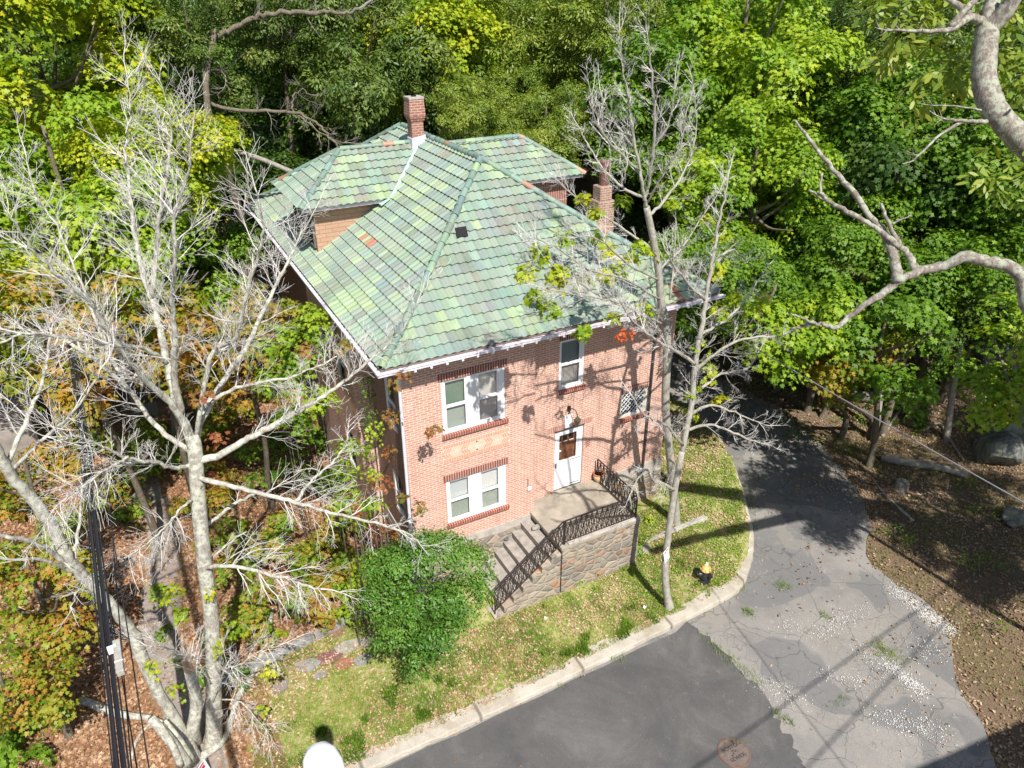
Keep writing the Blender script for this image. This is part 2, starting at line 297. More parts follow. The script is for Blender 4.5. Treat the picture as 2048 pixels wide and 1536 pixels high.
def blob_lumps(R, n, seed, rmul=0.42, top=0.15):
    n = int(n*.85); rmul *= .86
    g = np.random.default_rng(seed); out = []
    for i in range(n):
        d = g.normal(size=3); d /= np.linalg.norm(d); d[2] = d[2]*0.9+top; q = 0.45+0.5*g.random()
        out.append((np.array([d[0]*R[0]*q, d[1]*R[1]*q, d[2]*R[2]*q]), rmul*(0.6+0.6*g.random())*min(R[0], R[2])))
    return out
# ------------------------------------------------------------------ branches
def smooth_path(P, n=4):
    P = np.asarray(P, float); k = len(P)
    if k < 3: return np.array([P[0]+(P[-1]-P[0])*t for t in np.linspace(0, 1, n+1)])
    Q = np.vstack([2*P[0]-P[1], P, 2*P[-1]-P[-2]]); out = []
    for i in range(1, k):
        p0, p1, p2, p3 = Q[i-1], Q[i], Q[i+1], Q[i+2]
        for t in np.arange(n)/n: out.append(0.5*((2*p1)+(-p0+p2)*t+(2*p0-5*p1+4*p2-p3)*t*t+(-p0+3*p1-3*p2+p3)*t**3))
    out.append(P[-1]); return np.array(out)
def grow(mb, p, d, length, r, level, g, tips, wander=0.11, up=0.07, kids=(5, 6), spread=0.75):
    n = max(4, int(length/0.16)+2); P = [np.array(p)]; d = d/np.linalg.norm(d); dirs = [d]; cv = g.normal(size=3)*.045
    st = length/(n-1)
    for i in range(n-1):
        d = d+g.normal(size=3)*wander+cv; d[2] += up; d /= np.linalg.norm(d); P.append(P[-1]+d*st); dirs.append(d)
    rr = np.linspace(r, max(0.0021, r*0.3), n); mb.tube(P, rr, 5 if r > 0.014 else 3, cap=False)
    if level <= 0: tips.append((P[-1], dirs[-1])); return
    k = kids[level-1] if level-1 < len(kids) else 5; k = max(1, int(k*(0.7+0.6*g.random())))
    for j in range(k):
        t = 0.22+0.75*(j+g.random())/k; i = min(n-2, int(t*(n-1))); dd = dirs[i]; s = g.normal(size=3); s -= dd*(s@dd); s /= np.linalg.norm(s)+1e-9
        ln = length*(0.66-0.28*t)*(0.6+0.7*g.random())
        grow(mb, P[i], dd*0.85+s*spread*.85, ln, rr[i]*0.6, level-1, g, tips, wander, up, kids, spread)
def limb(mb, tw, pts, radii, g, tips, dens=3.0, lvl=2, ln=1.0, start=0.25, up=0.08, end=True, sides=9, sub=5, kids=(4, 5), wob=0.02):
    P = smooth_path(pts, sub); P[1:-1] += g.normal(size=(len(P)-2, 3))*wob*0.6
    R_ = np.interp(np.linspace(0, 1, len(P)), np.linspace(0, 1, len(radii)), radii); nz = np.interp(np.arange(len(P)), np.arange(0, len(P)+6, 6), g.normal(size=len(np.arange(0, len(P)+6, 6))))*.07; mb.tube(P, R_*(1+nz), sides if R_[0] > 0.04 else 6)
    seg = np.linalg.norm(np.diff(P, axis=0), axis=1); tot = seg.sum(); cum = np.concatenate([[0], np.cumsum(seg)])/tot
    nb = int(tot*dens)
    for j in range(nb):
        t = start+(1-start)*(j+g.random())/nb; i = min(len(P)-2, int(np.searchsorted(cum, t))); i = max(1, i); d = P[i+1 if i+1 < len(P) else i]-P[i-1]; d /= np.linalg.norm(d)+1e-9
        s = g.normal(size=3); s -= d*(s@d); s /= np.linalg.norm(s)+1e-9
        grow(tw, P[i], d*0.6+s*0.8, ln*(0.35+0.75*g.random())*(1.15-0.4*t), min(R_[i]*0.5, 0.0045+0.009*ln*g.random()), lvl, g, tips, up=up, kids=kids)
    if end: grow(tw, P[-1], P[-1]-P[-3], ln*0.8, R_[-1]*0.9, lvl, g, tips, up=up, kids=kids)
    return P
# ================================================================== GROUND
KERB = [(-34, -4.27), (-10, -4.27), (-2.6, -4.26), (2, -4.24), (6, -4.12), (8.2, -4.0), (8.9, -3.82), (9.5, -3.45), (10.1, -3.0), (10.8, -2.3), (11.6, -1.2), (12.4, 0.0), (13.1, 1.2), (13.55, 2.6), (13.85, 4.2), (14.0, 7.0), (13.8, 11), (12.6, 16), (10.5, 22)]
KP = smooth_path([(x, y, 0) for x, y in KERB], 5)[:, :2]
def inpoly(x, y, poly):
    x = np.asarray(x, float); y = np.asarray(y, float); c = np.zeros(x.shape, bool); n = len(poly)
    for i in range(n):
        x0, y0 = poly[i]; x1, y1 = poly[i-1]
        if y0 == y1: continue
        c ^= ((y0 > y) != (y1 > y)) & (x < (x1-x0)*(y-y0)/(y1-y0)+x0)
    return c
LAWN = list(map(tuple, KP))+[(10.5, 80), (-90, 80), (-90, -4.27)]
_KN = np.array([KP[min(i+1, len(KP)-1)]-KP[max(i-1, 0)] for i in range(len(KP))]); _KN /= np.linalg.norm(_KN, axis=1)[:, None]
LAWNH = [(p[0]-t[1]*(.26 if p[0] < 9 else .17), p[1]+t[0]*(.26 if p[0] < 9 else .17)) for p, t in zip(KP, _KN)]+[(10.3, 80), (-90, 80), (-90, -4.0)]
def vnoise(x, y, s, seed):
    g = np.random.default_rng(seed); T = g.random((64, 64)); x = np.asarray(x)*s; y = np.asarray(y)*s; i = np.floor(x).astype(int); j = np.floor(y).astype(int); u = x-i; v = y-j; u = u*u*(3-2*u); v = v*v*(3-2*v)
    return (T[i % 64, j % 64]*(1-u)*(1-v)+T[(i+1) % 64, j % 64]*u*(1-v)+T[i % 64, (j+1) % 64]*(1-u)*v+T[(i+1) % 64, (j+1) % 64]*u*v)
def sst(a, b, x): t = np.clip((x-a)/(b-a), 0, 1); return t*t*(3-2*t)
def height(x, y):
    x = np.asarray(x, float); y = np.asarray(y, float); ins = inpoly(x, y, LAWNH)
    hl = -1.47+0.42*sst(-3.6, -0.3, y)*sst(-3.0, 2.5, x)+0.05*(vnoise(x, y, 0.8, 1)-0.5)
    ho = -1.66+np.zeros_like(x)+0.03*(vnoise(x, y, 0.7, 2)-0.5)*sst(12.5, 15, x)
    h = np.where(ins, hl, ho)+1.6*sst(18.5, 27, x)*sst(-12, -2, y)+0.10*np.maximum(0, x-27)*sst(-12, -2, y)
    far = np.hypot(x-2, y); return h+3.0*sst(22, 50, y)+22*sst(60, 150, far)
gx = np.concatenate([np.linspace(-190, -18, 30), np.arange(-16, 26, 0.2), np.linspace(27, 230, 34)]); gy = np.concatenate([np.linspace(-190, -14, 24), np.arange(-12.4, 20, 0.2), np.linspace(21, 240, 34)])
X, Y = np.meshgrid(gx, gy); Z = height(X, Y); mb = MB(); nx, ny = len(gx), len(gy)
ii = np.arange(nx*ny).reshape(ny, nx); q = np.stack([ii[:-1, :-1], ii[:-1, 1:], ii[1:, 1:], ii[1:, :-1]], -1).reshape(-1, 4)
me = bpy.data.meshes.new('ground'); me.vertices.add(nx*ny); me.vertices.foreach_set('co', np.stack([X, Y, Z], -1).ravel()); me.loops.add(q.size); me.loops.foreach_set('vertex_index', q.ravel())
me.polygons.add(len(q)); me.polygons.foreach_set('loop_start', np.arange(len(q))*4); me.polygons.foreach_set('use_smooth', [True]*len(q)); me.update(calc_edges=True)
xr, yr = X.ravel(), Y.ravel(); insd = inpoly(xr, yr, LAWN)
path = insd & (np.abs(xr+6.5+0.25*np.sin(yr*0.7)) < 0.5) & (yr > -4); z_dirt = path.astype(float)
z_wood = (~insd & (xr > 8.5)) | (yr > 16.2) | (xr < -14); z_lit = insd & ~path & ((xr < -4.6) | ((yr > 0) & (xr < 0)) | (yr > 12))
for nm, d in (('z_dirt', z_dirt), ('z_wood', z_wood), ('z_lit', z_lit)):
    a = me.attributes.new(nm, 'FLOAT', 'POINT'); a.data.foreach_set('value', np.asarray(d, np.float32))
k = NM('ground'); n1 = k.noise(0.9, 6, 0.7); n2 = k.noise(7, 6, 0.7); n3 = k.noise(38, 4, 0.6)
lawn = k.ramp(n2, [(0.30, (0.12, 0.19, 0.03)), (0.48, (0.24, 0.28, 0.07)), (0.60, (0.42, 0.36, 0.20)), (0.76, (0.38, 0.24, 0.15))])
lit = k.ramp(n3, [(0.3, (0.14, 0.08, 0.045)), (0.5, (0.28, 0.16, 0.09)), (0.68, (0.42, 0.27, 0.17))]); dirt = k.ramp(n2, [(0.3, (0.24, 0.20, 0.175)), (0.7, (0.38, 0.335, 0.30))]); wood = k.ramp(n3, [(0.3, (0.09, 0.065, 0.045)), (0.5, (0.18, 0.13, 0.085)), (0.72, (0.30, 0.22, 0.15))])
wob = k.math('MULTIPLY', k.math('SUBTRACT', k.noise(2.0, 5), 0.5), 1.2)
def zone(nm): return k.ramp(k.math('ADD', k.attr(nm), wob), [(0.42, (0,0,0)), (0.58, (1,1,1))])
c = k.mix(zone('z_lit'), lawn, lit); c = k.mix(zone('z_dirt'), c, dirt); c = k.mix(zone('z_wood'), c, wood)
k.bump(n3, 0.8, 0.03); gm = k.out(c, 0.95, 0.1); me.materials.append(gm); go = bpy.data.objects.new('ground', me); link(go); tag(go, kind='structure')
# ---- old asphalt drive and street
edge = [onz(x, y, -1.6)[:2] for x, y in [(1560, 815), (1590, 850), (1640, 890), (1700, 960), (1725, 1000), (1742, 1045), (1735, 1090), (1745, 1130), (1790, 1170), (1835, 1195), (1875, 1225), (1903, 1290), (1912, 1345), (1920, 1375), (1962, 1440), (1975, 1480), (1995, 1536)]]
edge = [(13.2, 24), (15.2, 18), (16.8, 11), (17.4, 6)]+[tuple(e) for e in edge]+[(9.6, -12.5), (11.5, -16), (11.5, -40), (-60, -40), (-60, -4.5)]
E3 = []
g = np.random.default_rng(3)
for a, b in zip(edge[:-1], edge[1:]):
    L_ = math.dist(a, b); n = max(1, int(L_/0.35)) if L_ < 12 else 1
    for t in range(n): E3.append((a[0]+(b[0]-a[0])*t/n+(g.normal()*0.06 if L_ < 12 else 0), a[1]+(b[1]-a[1])*t/n+(g.normal()*0.06 if L_ < 12 else 0)))
E3.append(edge[-1])
kin = [(x, y) for x, y in KP if x > -30]  # run under the kerb
Kn = []
for i in range(len(KP)):
    t = KP[min(i+1, len(KP)-1)]-KP[max(i-1, 0)]; t /= np.linalg.norm(t); Kn.append((-t[1], t[0]))
Kn = np.array(Kn)
road = [(p[0]+nn[0]*0.05, p[1]+nn[1]*0.05) for p, nn in zip(KP, Kn) if p[0] > -30]
poly = E3+[p for p in road if p[1] < 21.9]
me = bpy.data.meshes.new('road'); bm = bmesh.new(); vs = [bm.verts.new((x, y, -1.6)) for x, y in poly]; f = bm.faces.new(vs); bmesh.ops.triangulate(bm, faces=[f]); bmesh.ops.recalc_face_normals(bm, faces=bm.faces[:])
bm.faces.ensure_lookup_table(); bm.normal_update()
if bm.faces[0].normal.z < 0: bmesh.ops.reverse_faces(bm, faces=bm.faces[:])
bm.to_mesh(me); bm.free()
k = NM('old_asphalt'); n1 = k.noise(0.55, 6, 0.65); n2 = k.noise(60, 4, 0.7); n3 = k.noise(3.5, 6, 0.7)
c = k.ramp(n1, [(0.3, (0.23, 0.22, 0.205)), (0.5, (0.35, 0.33, 0.305)), (0.62, (0.42, 0.39, 0.355)), (0.78, (0.25, 0.25, 0.245))])
c = k.mix(k.ramp(k.noise(0.42, 2, .5, dist=.5), [(0.545, (0,0,0)), (0.56, (.7,.7,.7))]), c, (0.19, 0.195, 0.20)); c = k.mix(k.ramp(k.noise(0.8, 3, .6), [(0.60, (0,0,0)), (0.63, (.5,.5,.5))]), c, (0.40, 0.36, 0.30)); c = k.mix(k.ramp(n2, [(0.38, (.75,.75,.75)), (0.66, (0, 0, 0))]), c, (0.12, 0.115, 0.115)); c = k.mix(k.ramp(n3, [(0.60, (0,0,0)), (0.72, (.6,.6,.6))]), c, (0.40, 0.35, 0.30))
dv = k.n('VectorMath', operation='ADD'); k.t.links.new(k.obj(), dv.inputs[0]); nv = k.n('TexNoise'); nv.inputs['Scale'].default_value = 2.5; k.t.links.new(k.obj(), nv.inputs['Vector']); sc_ = k.n('VectorMath', operation='SCALE'); k.t.links.new(nv.outputs['Color'], sc_.inputs[0]); sc_.inputs['Scale'].default_value = 0.35; k.t.links.new(sc_.outputs[0], dv.inputs[1])
for s_, w_, a_ in ((0.55, 0.007, 0.55), (2.9, 0.022, 0.42)):
    v = k.n('TexVoronoi', feature='DISTANCE_TO_EDGE'); v.inputs['Scale'].default_value = s_; k.t.links.new(dv.outputs[0], v.inputs['Vector'])
    ms = k.ramp(k.noise(0.5, 3), [(0.45, (0, 0, 0)), (0.6, (1, 1, 1))]) if s_ > 1 else None
    fct = k.ramp(v.outputs['Distance'], [(w_*0.3, (a_, a_, a_)), (w_, (0, 0, 0))]); fct = k.mix(1.0, fct, ms, 'MULTIPLY') if ms is not None else fct
    c = k.mix(fct, c, (0.06, 0.055, 0.05))
k.bump(n2, 0.5, 0.01); me.materials.append(k.out(c, 0.9, 0.2)); ro = bpy.data.objects.new('road', me); link(ro); tag(ro, kind='structure')
# ---- fresh asphalt overlay
ne = [onz(x, y, -1.6)[:2] for x, y in [(1378, 1243), (1400, 1262), (1440, 1297), (1478, 1345), (1522, 1380), (1548, 1420), (1562, 1455), (1590, 1490), (1612, 1536)]]
pts = [(-59, -4.32)]+[(x, -4.30+0.02*math.sin(x*3)+(x-2)*0.012*(x > 2)) for x in np.arange(-30, 6.3, 0.4)]
for a, b in zip(ne[:-1], ne[1:]):
    for t in range(5): pts.append((a[0]+(b[0]-a[0])*t/5+g.normal()*0.05, a[1]+(b[1]-a[1])*t/5+g.normal()*0.05))
pts += [(6.0, -10), (5.4, -14), (5, -39), (-59, -39)]
me = bpy.data.meshes.new('fresh_asphalt'); bm = bmesh.new(); f = bm.faces.new([bm.verts.new((x, y, -1.594)) for x, y in pts]); bmesh.ops.triangulate(bm, faces=[f])
bm.faces.ensure_lookup_table(); bm.normal_update()
if bm.faces[0].normal.z < 0: bmesh.ops.reverse_faces(bm, faces=bm.faces[:])
bm.to_mesh(me); bm.free()
k = NM('fresh_asphalt'); n1 = k.noise(0.6, 6, 0.68, dist=0.6); n2 = k.noise(90, 3, 0.7); n3 = k.noise(2.3, 6, 0.75)
c = k.ramp(n1, [(0.32, (0.085, 0.084, 0.084)), (0.55, (0.125, 0.121, 0.118)), (0.75, (0.19, 0.183, 0.175))]); c = k.mix(k.ramp(n2, [(0.3, (.6,.6,.6)), (0.6, (0,0,0))]), c, (0.05, 0.05, 0.052)); c = k.mix(k.ramp(n3, [(0.60, (0,0,0)), (0.8, (.5,.5,.5))]), c, (0.24, 0.235, 0.23))
v = k.n('TexVoronoi'); v.inputs['Scale'].default_value = 9; k.t.links.new(k.obj(), v.inputs['Vector']); c = k.mix(k.ramp(v.outputs['Distance'], [(0.05, (.8,.8,.8)), (0.09, (0,0,0))]), c, (0.30, 0.28, 0.26))
k.bump(n2, 0.4, 0.008); me.materials.append(k.out(c, 0.85, 0.25)); o = bpy.data.objects.new('fresh_asphalt', me); link(o); tag(o, kind='structure')
# ---- kerb
mb = MB(); run = [(p, nn) for p, nn in zip(KP, Kn) if p[0] > -30 and p[1] < 12]
def kerbw(x, y): return 0.20+0.26*float(1-sst(8, 10.5, np.array(x)))
P0 = []; gk = np.random.default_rng(5)
rs = []
for (a, na), (b, nb) in zip(run[:-1], run[1:]):
    n = max(1, int(math.dist(a, b)/0.25))
    for t in range(n): rs.append((a+(b-a)*t/n, na))
V = []; 
for i, (p, nn) in enumerate(rs):
    wd = kerbw(*p)*(1+0.10*gk.normal())+0.02*gk.normal(); j = gk.normal(size=4)*0.008; top = -1.455
    n3_ = np.array([nn[0], nn[1]])
    for off, z in ((0.0+j[0], -1.64), (0.015+j[1], -1.50), (0.035+j[1], top+j[2]), (wd, top+0.01+j[3]), (wd+0.02, -1.62)): V.append((p[0]+n3_[0]*off, p[1]+n3_[1]*off, z))
F_ = [(i*5+j, i*5+j+1, (i+1)*5+j+1, (i+1)*5+j) for i in range(len(rs)-1) for j in range(4)]
mb.add(V, [f[::-1] for f in F_]); k = NM('kerb_concrete'); n1 = k.noise(1.6, 5, 0.7); n2 = k.noise(45, 4); c = k.ramp(n1, [(0.3, (0.34, 0.29, 0.22)), (0.55, (0.50, 0.46, 0.39)), (0.75, (0.58, 0.54, 0.47))]); c = k.mix(k.ramp(n2, [(0.35, (.5,.5,.5)), (0.55, (0,0,0))]), c, (0.28, 0.25, 0.21))
wv = k.n('TexWave', wave_type='BANDS', bands_direction='X'); wv.inputs['Scale'].default_value = 0.105; wv.inputs['Distortion'].default_value = 0.0; k.t.links.new(k.obj(), wv.inputs[0]); c = k.mix(k.ramp(wv.outputs['Fac'], [(0.0, (.75,.75,.75)), (0.0012, (0,0,0))]), c, (0.12, 0.10, 0.08))
k.bump(n2, 0.4, 0.01); o = mb.build('kerb', k.out(c, 0.92, 0.15)); tag(o, kind='structure')
# ---- scatters
def scat(name, region, n, shape, size, mat, seed, lift=0.012, upr=0.35, vertical=False, clumpf=None, kind='stuff', keep=None):
    g = np.random.default_rng(seed); x0, x1, y0, y1 = region; x = g.uniform(x0, x1, n); y = g.uniform(y0, y1, n); kf = keep(x, y, g) if keep else np.ones(n, bool); x, y = x[kf], y[kf]; n = len(x)
    z = np.maximum(height(x, y), np.where(inpoly(x, y, poly), -1.59, -9)); z = np.where(inpoly(x, y, LAWN) & (height(x, y) < -1.3), height(x, y), z)
    th = g.random(n)*2*math.pi; hd = np.stack([np.cos(th), np.sin(th), np.zeros(n)], 1)
    if vertical: tip = hd*0.55+np.array([0, 0, 1.])*g.uniform(0.5, 1.1, n)[:, None]; nor = hd*1.0+np.array([0, 0, 0.3])
    else: tip = hd.copy(); nor = g.normal(size=(n, 3))*upr+np.array([0, 0, 1.])
    pos = np.stack([x, y, z+lift*(1+g.random(n)*(1.5 if not vertical else 0))], 1); rr = g.random(n); cl = clumpf(x, y) if clumpf is not None else g.random(n)
    me = leaves_mesh(name, pos, tip, nor, size*(0.6+0.8*g.random(n)), shape, rr, cl, 0.15); o = bpy.data.objects.new(name, me); me.materials.append(mat); link(o); tag(o, kind=kind); return o
HOUSE = (-0.7, 9.1, 0.0, 15.6)
def offh(x, y): return ~((x > HOUSE[0]) & (x < HOUSE[1]) & (y > -0.05) & (y < HOUSE[3])) & ~((x > 1.0) & (x < 6.5) & (y > -1.85) & (y < 1))
def kerbdist(x, y):
    d = np.full(x.shape, 99.0)
    for p in KP[::2]: d = np.minimum(d, np.hypot(x-p[0], y-p[1]))
    return d
def lawn_keep(x, y, g): return inpoly(x, y, LAWN) & offh(x, y) & (kerbdist(x, y) > 0.42) & (g.random(len(x)) < 0.15+1.1*sst(0.35, 0.65, 0.5*vnoise(x, y, 1.1, 11)+0.5*vnoise(x, y, 3.1, 12)))
scat('grass', (-5.2, 9.0, -4.1, 0.2), 170000, 'blade', 0.08, L['grass'], 21, 0.0, vertical=True, keep=lawn_keep, clumpf=lambda x, y: 1.15-1.2*(0.5*vnoise(x, y, 0.9, 13)+0.5*vnoise(x, y, 3.1, 12)))
scat('clover_cover', (5.5, 14.0, -4.0, 8.0), 120000, 'oval', 0.05, L['clover'], 22, 0.03, upr=0.5, keep=lambda x, y, g: inpoly(x, y, LAWN) & offh(x, y) & (kerbdist(x, y) > 0.35) & (g.random(len(x)) < 1.2*sst(0.40, 0.62, 0.5*vnoise(x, y, 1.6, 14)+0.5*vnoise(x, y, 4.7, 15))))
scat('lawn_leaf_litter', (-5.2, 14, -4.0, 8), 85000, 'oval', 0.062, L['litterlawn'], 23, 0.03, upr=0.45, keep=lambda x, y, g: inpoly(x, y, LAWN) & offh(x, y) & (kerbdist(x, y) > 0.3) & (g.random(len(x)) < 0.25+0.9*sst(0.42, 0.6, vnoise(x, y, 1.1, 31))))
scat('orange_leaf_litter', (-13, 1, -4, 15), 110000, 'maple', 0.075, L['litter'], 24, 0.02, upr=0.5, keep=lambda x, y, g: offh(x, y) & ((x < -4.2-1.2*vnoise(x, y, 0.9, 5)) | (y > 0.3)) & (g.random(len(x)) < np.where(np.abs(x+6.5+0.25*np.sin(y*0.7)) < 0.6, 0.12, 1.0)))
scat('woodland_leaf_litter', (9.0, 30, -13, 16), 130000, 'oval', 0.08, L['litterdark'], 25, 0.02, upr=0.5, keep=lambda x, y, g: ~inpoly(x, y, LAWN) & (~inpoly(x, y, poly) | (g.random(len(x)) < 0.04+0.5*sst(14.5, 17, x-0.3*y+1.2*vnoise(x, y, .8, 9)))) & (g.random(len(x)) < 0.45+0.55*sst(.35, .55, vnoise(x, y, 0.7, 32))))
scat('verge_grass', (9.0, 24, -13, 8), 110000, 'blade', 0.09, L['grass'], 26, 0.0, vertical=True, keep=lambda x, y, g: ~inpoly(x, y, LAWN) & ~inpoly(x, y, poly) & (g.random(len(x)) < 0.95*sst(0.40, 0.58, .6*vnoise(x, y, 0.55, 33)+.4*vnoise(x, y, 2.1, 34))))
scat('grass_tufts', (-5.0, 8.0, -4.1, -1.8), 60000, 'blade', 0.17, L['green'], 41, 0.0, vertical=True, keep=lambda x, y, g: inpoly(x, y, LAWN) & offh(x, y) & (kerbdist(x, y) > 0.25) & (g.random(len(x)) < 1.0*sst(0.66, 0.80, 0.5*vnoise(x, y, 1.7, 51)+0.5*vnoise(x, y, 3.9, 52))))
gw = np.random.default_rng(8); wl = []
for (a, b, n, s_) in [((1235, 1318), (1215, 1300), 160, .12), ((1110, 1362), (1125, 1372), 50, .08), ((1460, 1172), (1480, 1180), 160, .12), ((1492, 1222), (1500, 1228), 130, .09), ((1400, 1268), (1520, 1370), 260, .1), ((1560, 1175), (1575, 1170), 130, .12), ((1745, 1290), (1790, 1315), 380, .16), ((1690, 1395), (1660, 1420), 60, .1), ((1590, 1455), (1545, 1420), 120, .07), ((1440, 1478), (1500, 1490), 30, .07), ((1640, 1225), (1665, 1245), 70, .07), ((1500, 975), (1515, 1060), 120, .1), ((950, 1440), (960, 1435), 60, .08)]:
    A, B = onz(*a, -1.59), onz(*b, -1.59); t = gw.random(n)[:, None]; wl.append(A+(B-A)*t+np.c_[gw.normal(size=(n, 2))*s_, np.zeros(n)])
wl = np.concatenate(wl); n = len(wl); th = gw.random(n)*6.28; hd = np.c_[np.cos(th), np.sin(th), np.zeros(n)]; me = leaves_mesh('kerb_weeds', wl, hd+np.array([0, 0, .8]), hd+np.array([0, 0, .3]), 0.10*(0.6+gw.random(n)), 'blade', gw.random(n), gw.random(n)*0.6); me.materials.append(L['grass']); o = link(bpy.data.objects.new('kerb_weeds', me)); tag(o, kind='stuff')
# shell chips in traced patches
ch = []
for (a, b, n, s_) in [((1785, 1175), (1900, 1262), 2600, .15), ((1775, 1325), (1845, 1385), 1100, .12), ((1715, 1300), (1765, 1330), 260, .2), ((1690, 1225), (1640, 1275), 380, .16), ((1740, 1210), (1690, 1240), 120, .12), ((1560, 1245), (1620, 1270), 150, .18), ((1520, 1365), (1600, 1400), 260, .2), ((1640, 1345), (1760, 1370), 260, .13), ((1740, 1430), (1860, 1460), 480, .20), ((1850, 1440), (1890, 1475), 160, .2), ((1870, 1290), (1840, 1310), 200, .25), ((1600, 1200), (1850, 1420), 140, .8), ((1540, 880), (1600, 920), 40, .3)]:
    A, B = onz(*a, -1.585), onz(*b, -1.585); t = gw.random(n)[:, None]; ch.append(A+(B-A)*t+np.c_[gw.normal(size=(n, 2))*s_, gw.random(n)*0.012])
ch = np.concatenate(ch); ch = ch[inpoly(ch[:, 0], ch[:, 1], poly) | (ch[:, 1] > -9)]; ch[:, 2] = np.maximum(ch[:, 2], height(ch[:, 0], ch[:, 1])+0.01); n = len(ch); th = gw.random(n)*6.28
me = leaves_mesh('white_shell_gravel', ch, np.c_[np.cos(th), np.sin(th), np.zeros(n)], gw.normal(size=(n, 3))*0.25+np.array([0, 0, 1]), 0.020*(0.4+1.1*gw.random(n)), 'chip', gw.random(n), gw.random(n)); me.materials.append(L['shell']); o = link(bpy.data.objects.new('white_shell_gravel', me)); tag(o, kind='stuff')
def road_leaf_keep(x, y, g): return inpoly(x, y, poly) & (g.random(len(x)) < 0.02+0.5*np.exp(-(kerbdist(x, y)/0.22)**2))
scat('street_leaves', (-5, 15, -12, 6), 9000, 'oval', 0.07, L['litter'], 28, 0.012, upr=0.4, keep=road_leaf_keep)
# ---- manhole
def text_mesh(name, body, size, mat, parent, loc, rot, thick=0.002, spacing=1.0):
    cu = bpy.data.curves.new(name, 'FONT'); cu.body = body; cu.size = size; cu.align_x = 'CENTER'; cu.align_y = 'CENTER'; cu.extrude = thick; cu.space_character = spacing
    to = bpy.data.objects.new(name, cu); S.collection.objects.link(to); dg = bpy.context.evaluated_depsgraph_get(); me = bpy.data.meshes.new_from_object(to.evaluated_get(dg)); bpy.data.objects.remove(to)
    me.materials.clear(); me.materials.append(mat); o = bpy.data.objects.new(name, me); link(o, parent); o.location = Vector(loc)-(parent.location if parent else Vector()); o.rotation_euler = rot; return o
mc = onz(1468, 1506, -1.59); mh = empty('manhole_cover', mc, 'rusty round sewer manhole cover set in the dark fresh asphalt', 'manhole cover')
mb = MB(); R_ = 0.365; mb.lathe(mc, [(R_+0.02, -0.02), (R_+0.02, 0.004), (R_-0.005, 0.008), (R_-0.03, 0.006)], 40); k = NM('rusty_iron'); n = k.noise(9, 6, 0.7); c = k.ramp(n, [(0.3, (0.10, 0.088, 0.082)), (0.5, (0.155, 0.122, 0.107)), (0.7, (0.20, 0.155, 0.135))]); rust = k.out(c, 0.85, 0.3)
mb.build('plate', rust, mh); mb = MB(); mb.lathe(mc, [(R_+0.018, 0.0), (R_+0.018, 0.011), (R_-0.012, 0.012), (R_-0.014, 0.0)], 40); mb.build('rim', simple('rust_rim', (0.20, 0.105, 0.075), 0.8, 0.3, var=0.3), mh)
a_ = math.atan2(*(onz(1500, 1478, -1.59)-onz(1440, 1508, -1.59))[[1, 0]]); inkm = simple('manhole_letter', (0.055, 0.045, 0.04), 0.8, 0.2); p1 = onz(1463, 1494, -1.578); p2 = onz(1476, 1515, -1.578)
text_mesh('lettering', 'BOSTON', 0.13, inkm, mh, p1, (0, 0, a_), spacing=1.05); text_mesh('lettering', 'SEWER', 0.13, inkm, mh, p2, (0, 0, a_), spacing=1.05)
for dx, dy in ((-0.02, -0.01), (0.06, 0.02), (-0.08, -0.04), (0.0, 0.05)): mb = MB(); mb.lathe((mc[0]+dx, mc[1]+dy, mc[2]+0.006), [(0.02, 0), (0.02, 0.006), (0.012, 0.007)], 8); mb.build('stud', inkm, mh)
# ================================================================== HOUSE
H = empty('house', (0, 0, 0), 'two storey pink brick house with a green glazed tile hip roof', 'house')
XL, XM, XR, YR, YB, ZT = 0.05, 3.83, 8.95, 0.508, 15.4, 6.5
def wall_holes(mb, O, U, w, z0, z1, holes, Nn, depth=0.12, mi=0):
    O = np.asarray(O, float); U = np.asarray(U, float); Nn = np.asarray(Nn, float); us = sorted({0, w}|{h[0] for h in holes}|{h[1] for h in holes}); zs = sorted({z0, z1}|{h[2] for h in holes}|{h[3] for h in holes})
    P = lambda u, z, d=0: O+U*u+np.array([0, 0, z])-Nn*d
    flip = np.cross(U, [0, 0, 1]) @ Nn < 0
    def quad(a): mb.add(a if not flip else a[::-1], [(0, 1, 2, 3)], mi)
    for a, b in zip(us[:-1], us[1:]):
        for c, d in zip(zs[:-1], zs[1:]):
            if any(h[0] <= (a+b)/2 <= h[1] and h[2] <= (c+d)/2 <= h[3] for h in holes): continue
            quad([P(a, c), P(b, c), P(b, d), P(a, d)])
    for (a, b, c, d) in holes:
        quad([P(a, c), P(a, c, depth), P(a, d, depth), P(a, d)][::-1]); quad([P(b, c), P(b, c, depth), P(b, d, depth), P(b, d)]); quad([P(a, c), P(b, c), P(b, c, depth), P(a, c, depth)][::-1]); quad([P(a, d), P(b, d), P(b, d, depth), P(a, d, depth)])
WU, WL_, WR, DR, LA = (1.10, 2.91, 4.00, 5.58), (1.09, 2.92, 1.06, 2.50), (4.89, 5.72, 4.07, 5.63), (4.82, 5.82, 0.53, 2.68), (7.14, 8.18, 2.46, 3.37)
sh = lambda r, o: (r[0]-o, r[1]-o, r[2], r[3])
ZF = 0.42
mb = MB(); wall_holes(mb, (XL, 0, 0), (1, 0, 0), XM-XL, ZF, ZT, [sh(WU, XL), sh(WL_, XL)], (0, -1, 0)); mb.add([(XM, 0, ZF), (XM, YR, ZF), (XM, YR, ZT), (XM, 0, ZT)], [(0, 1, 2, 3)]); mb.build('wall', M['brick'], H)
